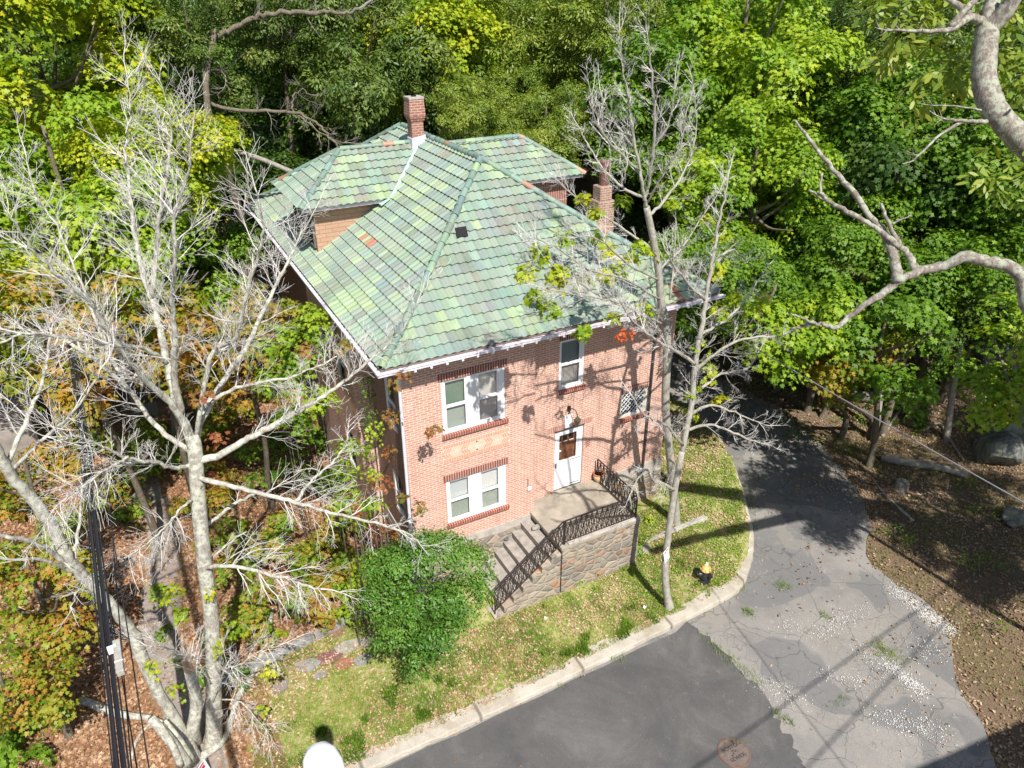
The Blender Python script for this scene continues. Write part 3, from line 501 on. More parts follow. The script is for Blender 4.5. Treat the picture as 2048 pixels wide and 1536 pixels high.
mb = MB(); wall_holes(mb, (XM, YR, 0), (1, 0, 0), XR-XM, ZF, ZT, [sh(WR, XM), sh(DR, XM), sh(LA, XM)], (0, -1, 0)); mb.build('wall', M['brick'], H)
LW = [(0.55, 1.35, 4.0, 5.5), (0.55, 1.35, 1.1, 2.5)]
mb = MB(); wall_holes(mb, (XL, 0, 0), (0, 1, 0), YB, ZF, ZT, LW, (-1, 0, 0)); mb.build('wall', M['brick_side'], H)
mb = MB(); mb.add([(XR, YR, ZF), (XR, YB, ZF), (XR, YB, ZT), (XR, YR, ZT)], [(0, 1, 2, 3)]); mb.build('wall', M['brick'], H)
mb = MB(); mb.add([(XL, YB, ZF), (XL, YB, ZT), (XR, YB, ZT), (XR, YB, ZF)], [(0, 1, 2, 3)]); mb.build('wall', M['brick'], H)
# bay on the left wall
BX = -0.45
mb = MB(); mb.add([(BX, 2.6, -1.5), (XL, 2.6, -1.5), (XL, 2.6, ZT), (BX, 2.6, ZT)], [(0, 1, 2, 3)]); wall_holes(mb, (BX, 2.6, 0), (0, 1, 0), 4.6, -1.5, ZT, [(0.8, 1.7, 4.0, 5.5), (2.6, 3.5, 4.0, 5.5), (0.8, 1.7, 1.1, 2.5)], (-1, 0, 0)); mb.add([(BX, 7.2, -1.5), (BX, 7.2, ZT), (XL, 7.2, ZT), (XL, 7.2, -1.5)], [(0, 1, 2, 3)]); mb.build('bay', M['brick'], H)
# foundation
mb = MB(); mb.box((XL-.04, -.04, -1.9), (XM+.04, YR+.2, 0.17)); mb.box((XM+.041, YR-.04, -1.9), (XR+.04, YR+1, 0.0)); mb.box((XL-.041, YR+.2, -1.9), (XR+.04, YB+.04, 0.17)); mb.build('foundation', M['rubble'], H)
mb = MB(); mb.box((XL-.03, -.03, 0.17), (XM+.03, YR+.2, ZF)); mb.box((XM+.03, YR-.03, 0.0), (XR+.035, YR+1, ZF+.03)); mb.box((XL-.031, YR+.2, 0.17), (XR+.03, YB+.03, ZF)); mb.build('foundation_band', M['stucco'], H)
# glass
k = NM('window_glass'); gl = k.n('BsdfGlossy'); gl.inputs['Roughness'].default_value = 0.03; tr = k.n('BsdfTransparent'); fr = k.n('Fresnel'); fr.inputs['IOR'].default_value = 1.6; mx = k.n('MixShader')
mx.inputs[0].default_value = 0.11; k.t.links.new(tr.outputs[0], mx.inputs[1]); k.t.links.new(gl.outputs[0], mx.inputs[2]); k.t.links.new(mx.outputs[0], k.t.nodes['Material Output'].inputs[0]); GLASS = k.m
def blind_mat(name, col, slat=True):
    k = NM(name); wv = k.n('TexWave', bands_direction='Z'); wv.inputs['Scale'].default_value = 10; k.t.links.new(k.obj(), wv.inputs[0]); c = k.mix(k.math('MULTIPLY', wv.outputs['Fac'], 0.35 if slat else 0.0), col, tuple(x*0.6 for x in col)); return k.out(c, 0.7, 0.2)
BL = {n: blind_mat('blind_'+n, c, s) for n, c, s in (('white', (0.80, 0.79, 0.76), True), ('cream', (0.62, 0.60, 0.56), True), ('grey', (0.36, 0.35, 0.34), True), ('green', (0.17, 0.25, 0.18), False), ('sage', (0.38, 0.43, 0.38), False), ('teal', (0.22, 0.28, 0.29), False), ('pale', (0.60, 0.64, 0.64), False), ('dark', (0.03, 0.03, 0.035), False))}  # the green one is a dark green glass reflection painted as blind colour
def window(root, O, U, Nn, w, h, z0, units, label=None, bw=0.055):
    """units: list of (u0,u1,[blind_top, blind_bottom]) in fractions of the width"""
    O, U, Nn = (np.asarray(q, float) for q in (O, U, Nn)); Zv = np.array([0, 0, 1.0]); P = lambda u, z, d: O+U*u+Zv*(z0+z)+Nn*d
    def bx(mb, u0, u1, a, b, d0, d1): mb.obox((P(u0, a, d0)+P(u1, b, d1))/2, U*(u1-u0)/2, Nn*(d1-d0)/2, Zv*(b-a)/2)
    fr = MB(); bx(fr, 0, w, 0, bw*1.5, -.11, -.012); bx(fr, 0, w, h-bw, h, -.11, -.02); ed = [0]+[q for u in units for q in (u[0]*w, u[1]*w)]+[w]
    for i in range(0, len(ed), 2): bx(fr, ed[i], ed[i+1], bw*1.5, h-bw, -.11, -.015-0.001*i)
    f = fr.build('window', M['white'], root, bevel=0.006)
    if label: f['label'] = label
    for (a, b, bl) in units:
        a, b = a*w, b*w; mid = h*0.5
        for (q0, q1, off, bn) in ((mid, h-bw, -.075, bl[0]), (bw*1.5, mid, -.055, bl[1])):
            s_ = MB(); e = 0.032; bx(s_, a, b, q0, q0+e*1.2, off, off+.03); bx(s_, a, b, q1-e, q1, off, off+.03); bx(s_, a, a+e, q0+e*1.2, q1-e, off, off+.029); bx(s_, b-e, b, q0+e*1.2, q1-e, off, off+.029); s_.build('sash', M['white'], f)
            g_ = MB(); bx(g_, a+e, b-e, q0+e, q1-e, off+.010, off+.014); g_.build('pane', GLASS, f)
        c = MB(); bx(c, a+.001, b-.001, mid-.01, h-bw*2, -.155, -.15); c.build('blind', BL[bl[0]], f); c = MB(); bx(c, a+.002, b-.002, bw, mid-.012, -.135, -.13); c.build('blind', BL[bl[1]], f)
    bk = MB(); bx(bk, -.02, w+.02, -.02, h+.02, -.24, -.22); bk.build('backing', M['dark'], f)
    return f
X_, N_ = (1, 0, 0), (0, -1, 0)
window(H, (WU[0], 0, 0), X_, N_, WU[1]-WU[0], WU[3]-WU[2], WU[2], [(0.055, 0.385, ('green', 'sage')), (0.57, 0.90, ('cream', 'grey'))], 'upper double window with a dark green reflection painted behind its left pane')
window(H, (WL_[0], 0, 0), X_, N_, WL_[1]-WL_[0], WL_[3]-WL_[2], WL_[2], [(0.05, 0.385, ('pale', 'sage')), (0.57, 0.89, ('white', 'sage'))], 'lower double window with pale blinds')
window(H, (WR[0], YR, 0), X_, N_, WR[1]-WR[0], WR[3]-WR[2], WR[2], [(0.07, 0.86, ('teal', 'grey'))], 'narrow single window above the door')
for (a, b, c, d) in LW: window(H, (XL, b, 0), (0, -1, 0), (-1, 0, 0), b-a, d-c, c, [(0.08, 0.92, ('dark', 'teal'))])
for (a, b, c, d) in [(0.8, 1.7, 4.0, 5.5), (2.6, 3.5, 4.0, 5.5), (0.8, 1.7, 1.1, 2.5)]: window(H, (BX, 2.6+b, 0), (0, -1, 0), (-1, 0, 0), b-a, d-c, c, [(0.08, 0.92, ('dark', 'dark'))])
def lintel(x0, x1, z0, z1, y, mat='redbrick', pr_=0.022, name='lintel'): mb = MB(); mb.box((x0, y-pr_, z0), (x1, y+.02, z1)); mb.build(name, M[mat], H, bevel=0.004)
def sill(x0, x1, z0, z1, y): 
    n = int(round((x1-x0)/0.0725)); r_ = MB()
    for i in range(n): r_.box((x0+(x1-x0)*i/n+.005, y-.085, z0), (x0+(x1-x0)*(i+1)/n-.005, y+.1, z1))
    o = r_.build('sill', M['red_plain'], H, bevel=0.008); m_ = MB(); m_.box((x0, y-.077, z0+.004), (x1, y+.099, z1-.006)); m_.build('mortar_bed', M['mortar'], o)
lintel(WU[0]-.07, WU[1]+.07, WU[3]+.003, WU[3]+.215, 0); lintel(WL_[0]-.07, WL_[1]+.07, WL_[3]+.003, WL_[3]+.215, 0); lintel(WR[0]-.04, WR[1]+.05, WR[3]+.003, WR[3]+.215, YR); lintel(LA[0]-.04, LA[1]+.05, LA[3]+.003, LA[3]+.215, YR)
sill(WU[0]-.05, WU[1]+.07, WU[2]-.11, WU[2]+.005, 0); sill(WL_[0]-.05, WL_[1]+.07, WL_[2]-.11, WL_[2]+.005, 0); sill(WR[0]-.04, WR[1]+.05, WR[2]-.11, WR[2]+.005, YR); sill(LA[0]-.04, LA[1]+.05, LA[2]-.11, LA[2]+.005, YR)
lintel(DR[0]-.28, DR[0]+.30, DR[3]+.006, DR[3]+.20, YR, 'palebrick', 0.006, 'door_arch'); lintel(DR[0]+.62, DR[1]+.30, DR[3]+.006, DR[3]+.20, YR, 'palebrick', 0.006, 'door_arch')
# lattice window
fr = MB(); a, b, c, d = LA
for (u0, u1, z0, z1) in ((a, a+.05, c, d), (b-.16, b, c, d), (a+.05, b-.16, c, c+.10), (a+.05, b-.16, d-.05, d)): fr.box((u0, YR+.03, z0), (u1, YR+.10, z1))
f = fr.build('window', simple('worn_white_frame', (0.62, 0.60, 0.54), 0.7, 0.2, var=0.25, scale=8), H, bevel=0.006); f['label'] = 'small window behind white diagonal lattice'
mb = MB(); mb.box((a+.05, YR+.15, c+.10), (b-.16, YR+.16, d-.05)); mb.build('pane', M['dark'], f)
mb = MB(); u0, u1, z0, z1 = a+.05, b-.16, c+.10, d-.05
for s in (1, -1):
    for o_ in np.arange(-1.2, 1.4, 0.155):
        P_ = []  # clip x-line: z = z0 + s*(x-u0) + o_
        for x in np.linspace(u0, u1, 60):
            z = (z0+z1)/2+s*(x-(u0+u1)/2)+o_
            if z0 < z < z1: P_.append((x, z))
        if len(P_) > 3: mb.bar((P_[0][0], YR+.055+s*.008, P_[0][1]), (P_[-1][0], YR+.055+s*.008, P_[-1][1]), 0.007, 0.014, up=(0, 1, 0))
mb.build('lattice', M['white'], f)
# herringbone panel
zc = ony(952, 891, 0)[2]; px0, px1 = 1.06, 3.02; hb = 0.155; pan = MB(); pan.box((px0-.01, -0.006, zc-hb-.13), (px1+.01, 0.02, zc+hb+.13))
pn = pan.build('brick_panel', simple('panel_joint', (.78, .62, .52), .9, .1), H); br = MB(); n = 26; pitch = (px1-px0)/n; cx_ = (px0+px1)/2
for band, s0 in ((0, 1), (1, -1)):
    z0 = zc+.008 if band == 0 else zc-hb+.008; z1 = z0+hb-.016
    for i in range(n):
        x = px0+pitch*(i+.5); side_ = 1 if x < cx_ else -1; s = s0*side_; sl_ = 0.045*s; kk = i if x < cx_ else n-1-i; yel = (kk % 7) >= 3
        br.add([(x-pitch*.38-sl_, -.0125, z0), (x+pitch*.38-sl_, -.0125, z0), (x+pitch*.38+sl_, -.0125, z1), (x-pitch*.38+sl_, -.0125, z1)], [(0, 1, 2, 3)], 1 if yel else 0)
for z0 in (zc+hb+.008, zc-hb-.118):
    n2_ = int((px1-px0)/.0725)
    for i in range(n2_): br.box((px0+(px1-px0)*i/n2_+.006, -.012, z0), (px0+(px1-px0)*(i+1)/n2_-.006, -.002, z0+.11), 0)
br.build('patterned_bricks', [M['pink_plain'], M['yellow_brick']], pn)
# door
D0 = MB(); x0, x1, z0, z1 = DR; ox0, ox1, oz0, oz1 = x0+.15, x1-.19, 1.54, 2.50; yd = YR+.035
for (a, b, c, d) in ((x0+.01, ox0, z0, z1-.01), (ox1, x1-.01, z0, z1-.01), (ox0, ox1, z0, oz0), (ox0, ox1, oz1, z1-.01)): D0.box((a, yd, c), (b, yd+.04, d))
dk = NM('storm_door_paint'); n = dk.noise(5, 4); dm = dk.out(dk.mix(dk.ramp(n, [(0.55, (0,0,0)), (0.75, (.4,.4,.4))]), (0.84, 0.85, 0.87), (0.62, 0.70, 0.78)), 0.35, 0.5)
do = D0.build('door', dm, H, bevel=0); do['label'] = 'white storm door with scalloped window over a brown wooden door'
sc = MB()
for t in np.arange(oz0, oz1+.01, 0.064):
    for x in (ox0+.004, ox1-.004): sc.lathe((x, yd+.015, t), [(0.032, -.008), (0.032, .008)], 12, (0, 1, 0))
for t in np.arange(ox0, ox1+.01, 0.064):
    for z in (oz0+.004, oz1-.004): sc.lathe((t, yd+.0155, z), [(0.032, -.008), (0.032, .008)], 12, (0, 1, 0))
sc.build('scalloped_trim', M['white'], do)
wd = MB(); wd.box((x0+.02, YR+.13, z0), (x1-.02, YR+.17, z1)); k = NM('stained_wood'); n = k.noise(6, 5, 0.7); wm = k.out(k.ramp(n, [(0.3, (0.09, 0.035, 0.02)), (0.6, (0.20, 0.085, 0.045)), (0.8, (0.33, 0.17, 0.10))]), 0.5, 0.4); wd.build('inner_door', wm, do)
for xx in (ox0+.01, ox0+.22, ox0+.43): q_ = MB(); q_.box((xx, YR+.118, 2.20), (xx+.13, YR+.129, 2.38)); q_.build('light', M['dark'], do); q_ = MB(); q_.box((xx-.01, YR+.105, 2.165), (xx+.14, YR+.129, 2.20)); q_.build('ledge', M['yellow_brick'], do)
q_ = MB(); q_.box((ox0+.0, YR+.08, 1.86), (ox0+.13, YR+.13, 1.89)); q_.build('lever', M['white'], do); q_ = MB(); q_.box((x0+.05, yd-.04, 1.36), (x0+.075, yd, 1.52)); q_.build('handle', M['iron'], do, bevel=.005)
for zz in (1.50, 0.60): q_ = MB(); q_.box((x0+.58, yd-.006, zz), (x0+.93, yd-.001, zz+.018)); q_.build('slot', M['dark'], do)
q_ = MB(); q_.box((x0-.015, YR-.02, z1-.012), (x1+.015, YR+.09, z1+.02)); q_.build('door_head', M['darkpipe'], H)
q_ = MB(); q_.box((x0-.1, YR-.10, ZF+.035), (x1+.1, YR+.12, z0)); q_.build('threshold', M['concrete'], H, bevel=.01)
for i in range(3): q_ = MB(); q_.bar((x1+.10, YR-.008, 1.98-.07*i), (x1+.26, YR-.008, 2.02-.07*i), .012, .006, up=(0, 1, 0)); q_.build('house_number_bar', M['red_plain'], H)
# lantern
q_ = MB(); q_.box((5.12, YR-.035, 2.74), (5.38, YR, 3.16)); lb = q_.build('lantern', M['white'], H, bevel=.005); q_ = MB(); q_.tube(smooth_path([(5.25, YR-.02, 3.20), (5.26, YR-.12, 3.42), (5.30, YR-.25, 3.45), (5.34, YR-.33, 3.34), (5.35, YR-.34, 3.22)]), 0.014, 6); q_.obox((5.25, YR-.03, 3.40), (.05, 0, 0), (0, .02, 0), (0, 0, .07)); q_.build('bracket', M['iron'], lb)
q_ = MB(); lc = (5.35, YR-.34, 2.94); q_.lathe(lc, [(0.06, 0), (0.11, .20), (0.13, .21), (0.03, .30)], 4); q_.lathe(lc, [(0.03, -.05), (0.065, 0)], 4); q_.build('lamp_cage', simple('old_bronze', (0.13, 0.12, 0.09), 0.45, 0.5, 0.4, var=0.4, scale=20), lb)
q_ = MB(); q_.box((3.60, -.05, ony(1068, 973, 0)[2]-.05), (3.72, 0, ony(1068, 973, 0)[2]+.06)); q_.build('outlet_box', M['white'], H, bevel=.01)
q_ = MB(); zz = ony(1068, 973, 0)[2]; q_.bar((3.62, -.012, zz+.06), (3.62, -.012, zz+.36), .008); q_.build('conduit', M['darkpipe'], H)
# downspouts, gutters
a, b = ony(797, 752, -.06), ony(824, 1092, -.06); q_ = MB(); q_.tube([(a[0]-.12, -.50, 6.46), (a[0]-.05, -.3, 6.35), (a[0], -.07, 6.2), a, b, (b[0], -.06, -.6)], .042, 8); o = q_.build('downspout', simple('pale_blue_downspout', (0.66, 0.68, 0.78), 0.4, 0.4, var=.12), H); o['label'] = 'pale downspout at the left front corner'
a, b = ony(1316, 622, YR-.06), ony(1287, 921, YR-.06); q_ = MB(); q_.tube([(a[0]+.1, -.45, 6.45), (a[0], YR-.07, 6.1), a, b, (b[0], YR-.06, .1)], .04, 8); o = q_.build('downspout', M['darkpipe'], H); o['label'] = 'dark downspout at the right front corner'
EX0, EX1, EY0, EY1, ZE = -.542, 9.488, -.542, 15.98, 6.563
q_ = MB(); q_.box((EX0-.13, EY0-.13, ZE-.13), (EX1+.13, EY0-.02, ZE-.045)); q_.box((EX0-.14, EY0-.145, ZE-.065), (EX1+.14, EY0-.13, ZE-.035)); q_.build('gutter', M['gutter'], H, bevel=.008)
q_ = MB(); q_.box((EX0-.13, EY0-.019, ZE-.13), (EX0-.02, EY1, ZE-.045)); q_.box((EX0-.145, EY0-.13, ZE-.066), (EX0-.131, EY1, ZE-.036)); q_.build('gutter', M['gutter'], H, bevel=.008)
q_ = MB(); q_.box((EX0-.019, EY0-.019, ZE-.10), (EX1+.02, EY0+.02, ZE+.01)); q_.box((EX0-.018, EY0+.021, ZE-.10), (EX0+.02, EY1, ZE+.01)); q_.box((EX1-.02, EY0+.021, ZE-.10), (EX1+.02, EY1, ZE+.01)); q_.box((EX0, EY1, ZE-.10), (EX1, EY1+.02, ZE+.01)); q_.build('fascia', M['soffit'], H)
q_ = MB(); q_.box((EX0+.021, EY0+.021, ZE-.085), (EX1-.021, YR+.5, ZE-.06)); q_.box((EX0+.021, YR+.5, ZE-.085), (XL+.2, EY1-.01, ZE-.06)); q_.box((XR-.2, YR+.5, ZE-.085), (EX1-.021, EY1-.01, ZE-.06)); q_.build('soffit', M['soffit'], H)
q_ = MB(); [q_.box((EX0+.45+i*.405, EY0-.10, ZE-.19), (EX0+.50+i*.405, EY0+.10, ZE-.131)) for i in range(1)]
for i in range(23): q_ = MB(); q_.box((EX0+.35+i*.405, EY0-.12, ZE-.19), (EX0+.405+i*.405, EY0+.05, ZE-.131)); q_.build('rafter_tail', M['white'], H)
# ---------------- roof tiles
PAL = np.array([(.265,.40,.315), (.225,.365,.31), (.215,.325,.31), (.36,.53,.26), (.29,.45,.29), (.205,.275,.215), (.25,.265,.235), (.29,.265,.235)]); PW = np.array([.26, .22, .18, .11, .10, .09, .04, .02])
def tilecols(nc, ncol, seed, orange=()):
    g = np.random.default_rng(seed); idx = np.zeros((nc, ncol), int)
    for i in range(nc):
        for j in range(ncol):
            r = g.random()
            if r < .45 and j: idx[i, j] = idx[i, j-1]
            elif r < .62 and i: idx[i, j] = idx[i-1, min(ncol-1, j)]
            else:
                w_ = PW*np.exp(1.6*np.array([0, .4, .6, 0, 0, 0, 0, 0])*(vnoise(j*.13, i*.2, 1, seed)-.5)*2); w_ = w_.copy(); v = float(vnoise(j*.16+9, i*.22, 1, seed+1)); w_[3:5] *= np.exp(2.5*(v-.5)); w_[5:] *= np.exp(-3.0*(v-.5)); idx[i, j] = g.choice(8, p=w_/w_.sum())
    PG = PAL*.74+PAL.mean(1, keepdims=True)*np.array([.98, 1.04, .98])*.26
    PG = PG*np.array([1.05, .98, .93])*.72+np.array([.27, .355, .275])*.28; C = .92*PG[idx]*(1+g.normal(size=(nc, ncol, 1))*.07)*np.array([1, 1, 1])+g.normal(size=(nc, ncol, 3))*.012
    for (i, j) in orange: C[i, j] = (0.42, 0.17, 0.10)
    return np.clip(C, .02, .85)
def slope(name, E0, U, N, D, uL, uR, zf, z0, seed, period=.225, expo=.325, amp=.048, orange=(), L_=None, holes=()):
    E0, U, N = (np.array([*q, 0.]) for q in (E0, U, N)); nc = int(math.ceil(D/expo/0.84))
    # courses measured along the slope
    ds = [0.0]; 
    while ds[-1] < D-1e-6:
        d = ds[-1]; sl_ = (zf(min(D, d+.1))-zf(d))/.1 if d+.1 < D else (zf(D)-zf(D-.1))/.1; ds.append(min(D, d+expo/math.sqrt(1+sl_**2)))
    us = np.arange(0, (L_ or 20)+period, period/8); ncol = int(us[-1]/period)+2; C = tilecols(len(ds), ncol, seed, orange); V = []; Fc = []; cols = []
    def row(d, du, h, dn):
        u = np.clip(us, uL(d), max(uL(d), uR(d))); ph = (u/period) % 1.0; wv = amp*(0.5+0.5*np.cos(2*math.pi*ph))**0.75; sl_ = (zf(min(D, d+.05))-zf(max(0, d-.05)))/(min(D, d+.05)-max(0, d-.05)+1e-9); nv = np.array([-sl_*N[0], -sl_*N[1], 1.]); nv /= np.linalg.norm(nv)
        return E0+U*u[:, None]+N*(d+dn)+np.array([0, 0, z0+zf(d)])+nv*(wv+h)[:, None], u
    n = len(us); base = 0
    for kx, (d0, d1) in enumerate(zip(ds[:-1], ds[1:])):
        dm_ = (d0+d1)/2; A0, u0 = row(d0, 0, 0.008, -0.02); A1, _ = row(d0, 0, 0.034, -0.024); B, _ = row(dm_, 0, 0.020, 0); Cc, u1 = row(d1, 0, 0.004, 0.012)
        V += [A0, A1, B, Cc]
        j = np.arange(n-1); col = np.minimum((us[:-1]/period).astype(int), ncol-1); act = (us[1:] > uL(d1)-1e-6) & (us[:-1] < uR(d0)+1e-6) & (us[1:] > min(uL(d0), uL(d1))-1e-6)
        act = (us[1:] > min(uL(d0), uL(d1))) & (us[:-1] < max(uR(d0), uR(d1)))
        for j_ in j[act]:
            if (kx, col[j_]) in holes: continue
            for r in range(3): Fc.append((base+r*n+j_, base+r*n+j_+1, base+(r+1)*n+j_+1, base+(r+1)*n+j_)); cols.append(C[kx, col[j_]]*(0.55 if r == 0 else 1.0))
        base += 4*n
    flip = np.cross(U, N)[2] < 0; mb = MB(); mb.add(np.concatenate(V), [f[::-1] for f in Fc] if flip else Fc); me = bpy.data.meshes.new(name); VV = np.concatenate(V)
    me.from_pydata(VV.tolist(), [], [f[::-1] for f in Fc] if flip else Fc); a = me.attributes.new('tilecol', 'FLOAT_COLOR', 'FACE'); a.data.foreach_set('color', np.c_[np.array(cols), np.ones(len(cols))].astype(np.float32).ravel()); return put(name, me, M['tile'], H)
zk = np.array([0, .8, 1.6, 3.0, 5.015]); zv_ = np.array([0, .43, .92, 1.87, 3.30]); ZFINE = np.interp(np.linspace(0, 5.015, 60), zk, zv_)
for _ in range(60): ZFINE[1:-1] = (ZFINE[:-2]+ZFINE[2:]+2*ZFINE[1:-1])/4
zf = lambda d: float(np.interp(d, np.linspace(0, 5.015, 60), ZFINE)); zfi = lambda z: float(np.interp(z, ZFINE, np.linspace(0, 5.015, 60)))
Lx, Ly = EX1-EX0, EY1-EY0; DD = 5.015
slope('roof', (EX0, EY0), (1, 0), (0, 1), DD, lambda d: d, lambda d: Lx-d, zf, ZE, 11, L_=Lx, orange=[(0, 38), (1, 38)])
slope('roof', (EX0, EY1), (0, -1), (1, 0), DD, lambda d: d, lambda d: Ly-d, zf, ZE, 12, L_=Ly, period=.25, orange=[(6, 40), (6, 42), (6, 43), (2, 64)])
slope('roof', (EX1, EY0), (0, 1), (-1, 0), DD, lambda d: d, lambda d: Ly-d, zf, ZE, 13, L_=Ly, period=.25)
slope('roof', (EX1, EY1), (-1, 0), (0, -1), DD, lambda d: d, lambda d: Lx-d, zf, ZE, 14, L_=Lx)
def caps(path, seed, r=.105, step=.36, orange=.10, lift=.03, name='ridge_cap'):
    P = np.asarray(path, float); seg = np.linalg.norm(np.diff(P, axis=0), axis=1); cum = np.concatenate([[0], np.cumsum(seg)]); g = np.random.default_rng(seed); n = int(cum[-1]/step); V = []; F = []; C = []
    at_ = lambda s: np.array([np.interp(s, cum, P[:, i]) for i in range(3)])
    for i in range(n+1):
        a, b = at_(min(cum[-1], i*step-.03 if i else 0)), at_(min(cum[-1], (i+1)*step)); d = b-a
        if np.linalg.norm(d) < .06: continue
        d /= np.linalg.norm(d); s = np.cross(d, (0, 0, 1)); s /= np.linalg.norm(s); u = np.cross(s, d); base = len(V); rr = r*(1+g.normal()*.04); j_ = s*g.normal()*.008
        for (c, q) in ((a, rr*1.08), (a, rr*.94), (b, rr*.9)):
            for t in np.linspace(-.15, math.pi+.15, 9): V.append(c+j_+s*q*math.cos(t)+u*(q*math.sin(t)+lift))
        col = PAL[g.choice(6, p=[.34, .3, .16, .07, .07, .06])]*.72 if g.random() > orange else np.array([.42, .20, .13]); col = np.clip(col*(1+g.normal()*.12), .02, .8)
        for rr_ in (0, 1):
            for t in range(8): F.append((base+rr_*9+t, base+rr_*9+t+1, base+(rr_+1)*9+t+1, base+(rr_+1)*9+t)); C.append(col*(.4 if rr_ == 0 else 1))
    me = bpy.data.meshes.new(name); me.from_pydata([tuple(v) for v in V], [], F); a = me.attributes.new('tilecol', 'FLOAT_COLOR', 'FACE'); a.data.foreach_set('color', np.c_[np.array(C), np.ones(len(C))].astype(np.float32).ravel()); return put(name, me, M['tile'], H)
dd = np.linspace(0, DD, 26)
for sx, sy, s_ in ((EX0, 1, 1), (EX1, 1, 2), (EX0, -1, 3), (EX1, -1, 4)):
    caps([(sx+(d if sx < 0 else -d), (EY0+d if sy > 0 else EY1-d), ZE+zf(d)+.02) for d in dd], 40+s_, orange=.04 if s_ == 1 else .12)
RX = (EX0+EX1)/2; RZ = ZE+zf(DD); caps([(RX, EY0+DD, RZ), (RX, EY1-DD, RZ)], 46, orange=.05)
pc = ony(907, 480, 1.0); MB_ = MB(); dq = 3.05; P_ = np.array([EX0+dq+.38, EY0+dq-.10, ZE+zf(dq)+.04]); MB_.obox(P_, (.16, 0, .0), (.03, .13, .088), (0, -.006, .010)); MB_.build('missing_tile_patch', M['dark'], H)
# dormers
zd = lambda d: .676*d
def xm_left(z): return EX0+zfi(z-ZE)
def xm_right(z): return EX1-zfi(z-ZE)
A = (-.35, 6.75, 10.45, 8.45); Dd = 1.85
slope('dormer_roof', (A[0], A[1]), (1, 0), (0, 1), Dd, lambda d: d, lambda d: xm_left(A[3]+zd(d))-A[0]+.12, zd, A[3], 21, L_=5.2, period=.235)
slope('dormer_roof', (A[0], A[2]), (0, -1), (1, 0), Dd, lambda d: d, lambda d: 3.7-d, zd, A[3], 22, L_=3.7, period=.235)
slope('dormer_roof', (2.9, A[2]), (-1, 0), (0, -1), Dd, lambda d: max(-2.0, 2.9-xm_left(A[3]+zd(d))-.12), lambda d: 3.25-d, zd, A[3], 23, L_=3.4, period=.235)
zr = A[3]+zd(Dd); yr_ = A[1]+Dd
caps([(A[0], A[1], A[3]), (A[0]+Dd, yr_, zr)], 51, r=.10, orange=.15); caps([(A[0], A[2], A[3]), (A[0]+Dd, yr_, zr)], 52, r=.10); caps([(A[0]+Dd, yr_, zr), (xm_left(zr)+.05, yr_, zr)], 53, r=.10, orange=.15)
q_ = MB(); q_.box((.1, 7.2, 6.7), (2.75, 10.0, 8.42)); q_.build('dormer_wall', M['blocktile'], H)
q_ = MB(); q_.box((-.30, 6.80, 8.36), (2.25, 6.84, 8.46)); q_.box((-.30, 6.841, 8.36), (-.26, 10.4, 8.46)); q_.box((-.259, 6.841, 8.38), (2.3, 7.199, 8.40)); q_.box((-.259, 7.2, 8.38), (.099, 10.0, 8.40)); q_.build('dormer_fascia', M['gutter'], H)
for i in range(3):
    q_ = MB(); y0 = 7.35+i*.86; q_.box((.04, y0, 7.08), (.099, y0+.06, 8.32)); q_.box((.04, y0+.68, 7.08), (.099, y0+.74, 8.32)); q_.box((.041, y0+.06, 8.26), (.098, y0+.68, 8.32)); q_.box((.041, y0+.06, 7.66), (.098, y0+.68, 7.71)); q_.box((.03, y0+.06, 7.08), (.098, y0+.68, 7.14)); f = q_.build('dormer_window', simple('dark_frame', (.16, .14, .13), .6, .3), H); q_ = MB(); q_.box((.07, y0+.06, 7.14), (.09, y0+.68, 8.26)); q_.build('pane', M['dark'], f)
q_ = MB(); q_.tube([(xm_left(A[3]+zd(d))-.02, A[1]+d-.03, A[3]+zd(d)+.035) for d in np.linspace(-.02, Dd-.1, 14)], .065, 6); q_.obox((2.22, 6.72, 8.42), (.16, .03, .08), (0, .12, .0), (0, 0, .015)); q_.build('valley_flashing', M['lead'], H)
B_ = (9.65, 6.85, 10.25, 8.40); De = 1.70
slope('dormer_roof', (5.4, B_[1]), (1, 0), (0, 1), De, lambda d: max(0, xm_right(B_[3]+zd(d))-5.4-.12), lambda d: 4.25-d, zd, B_[3], 31, L_=4.3, period=.235)
slope('dormer_roof', (B_[0], B_[1]), (0, 1), (-1, 0), De, lambda d: d, lambda d: 3.4-d, zd, B_[3], 32, L_=3.4, period=.235)
slope('dormer_roof', (B_[0], B_[2]), (-1, 0), (0, -1), De, lambda d: d, lambda d: B_[0]-xm_right(B_[3]+zd(d))+.12, zd, B_[3], 33, L_=4.6, period=.235)
zr2 = B_[3]+zd(De); y2 = B_[1]+De; caps([(B_[0], B_[1], B_[3]), (B_[0]-De, y2, zr2)], 54, r=.10, orange=.15); caps([(B_[0], B_[2], B_[3]), (B_[0]-De, y2, zr2)], 55, r=.10); caps([(B_[0]-De, y2, zr2), (xm_right(zr2)-.05, y2, zr2)], 56, r=.10, orange=.1)
q_ = MB(); q_.box((6.4, 7.3, 6.7), (9.2, 9.8, 8.37)); q_.build('dormer_wall', M['redbrick'], H)
q_ = MB(); q_.box((6.6, 6.90, 8.31), (9.6, 6.94, 8.41)); q_.box((6.6, 6.941, 8.33), (9.6, 7.299, 8.35)); q_.build('dormer_fascia', M['gutter'], H)
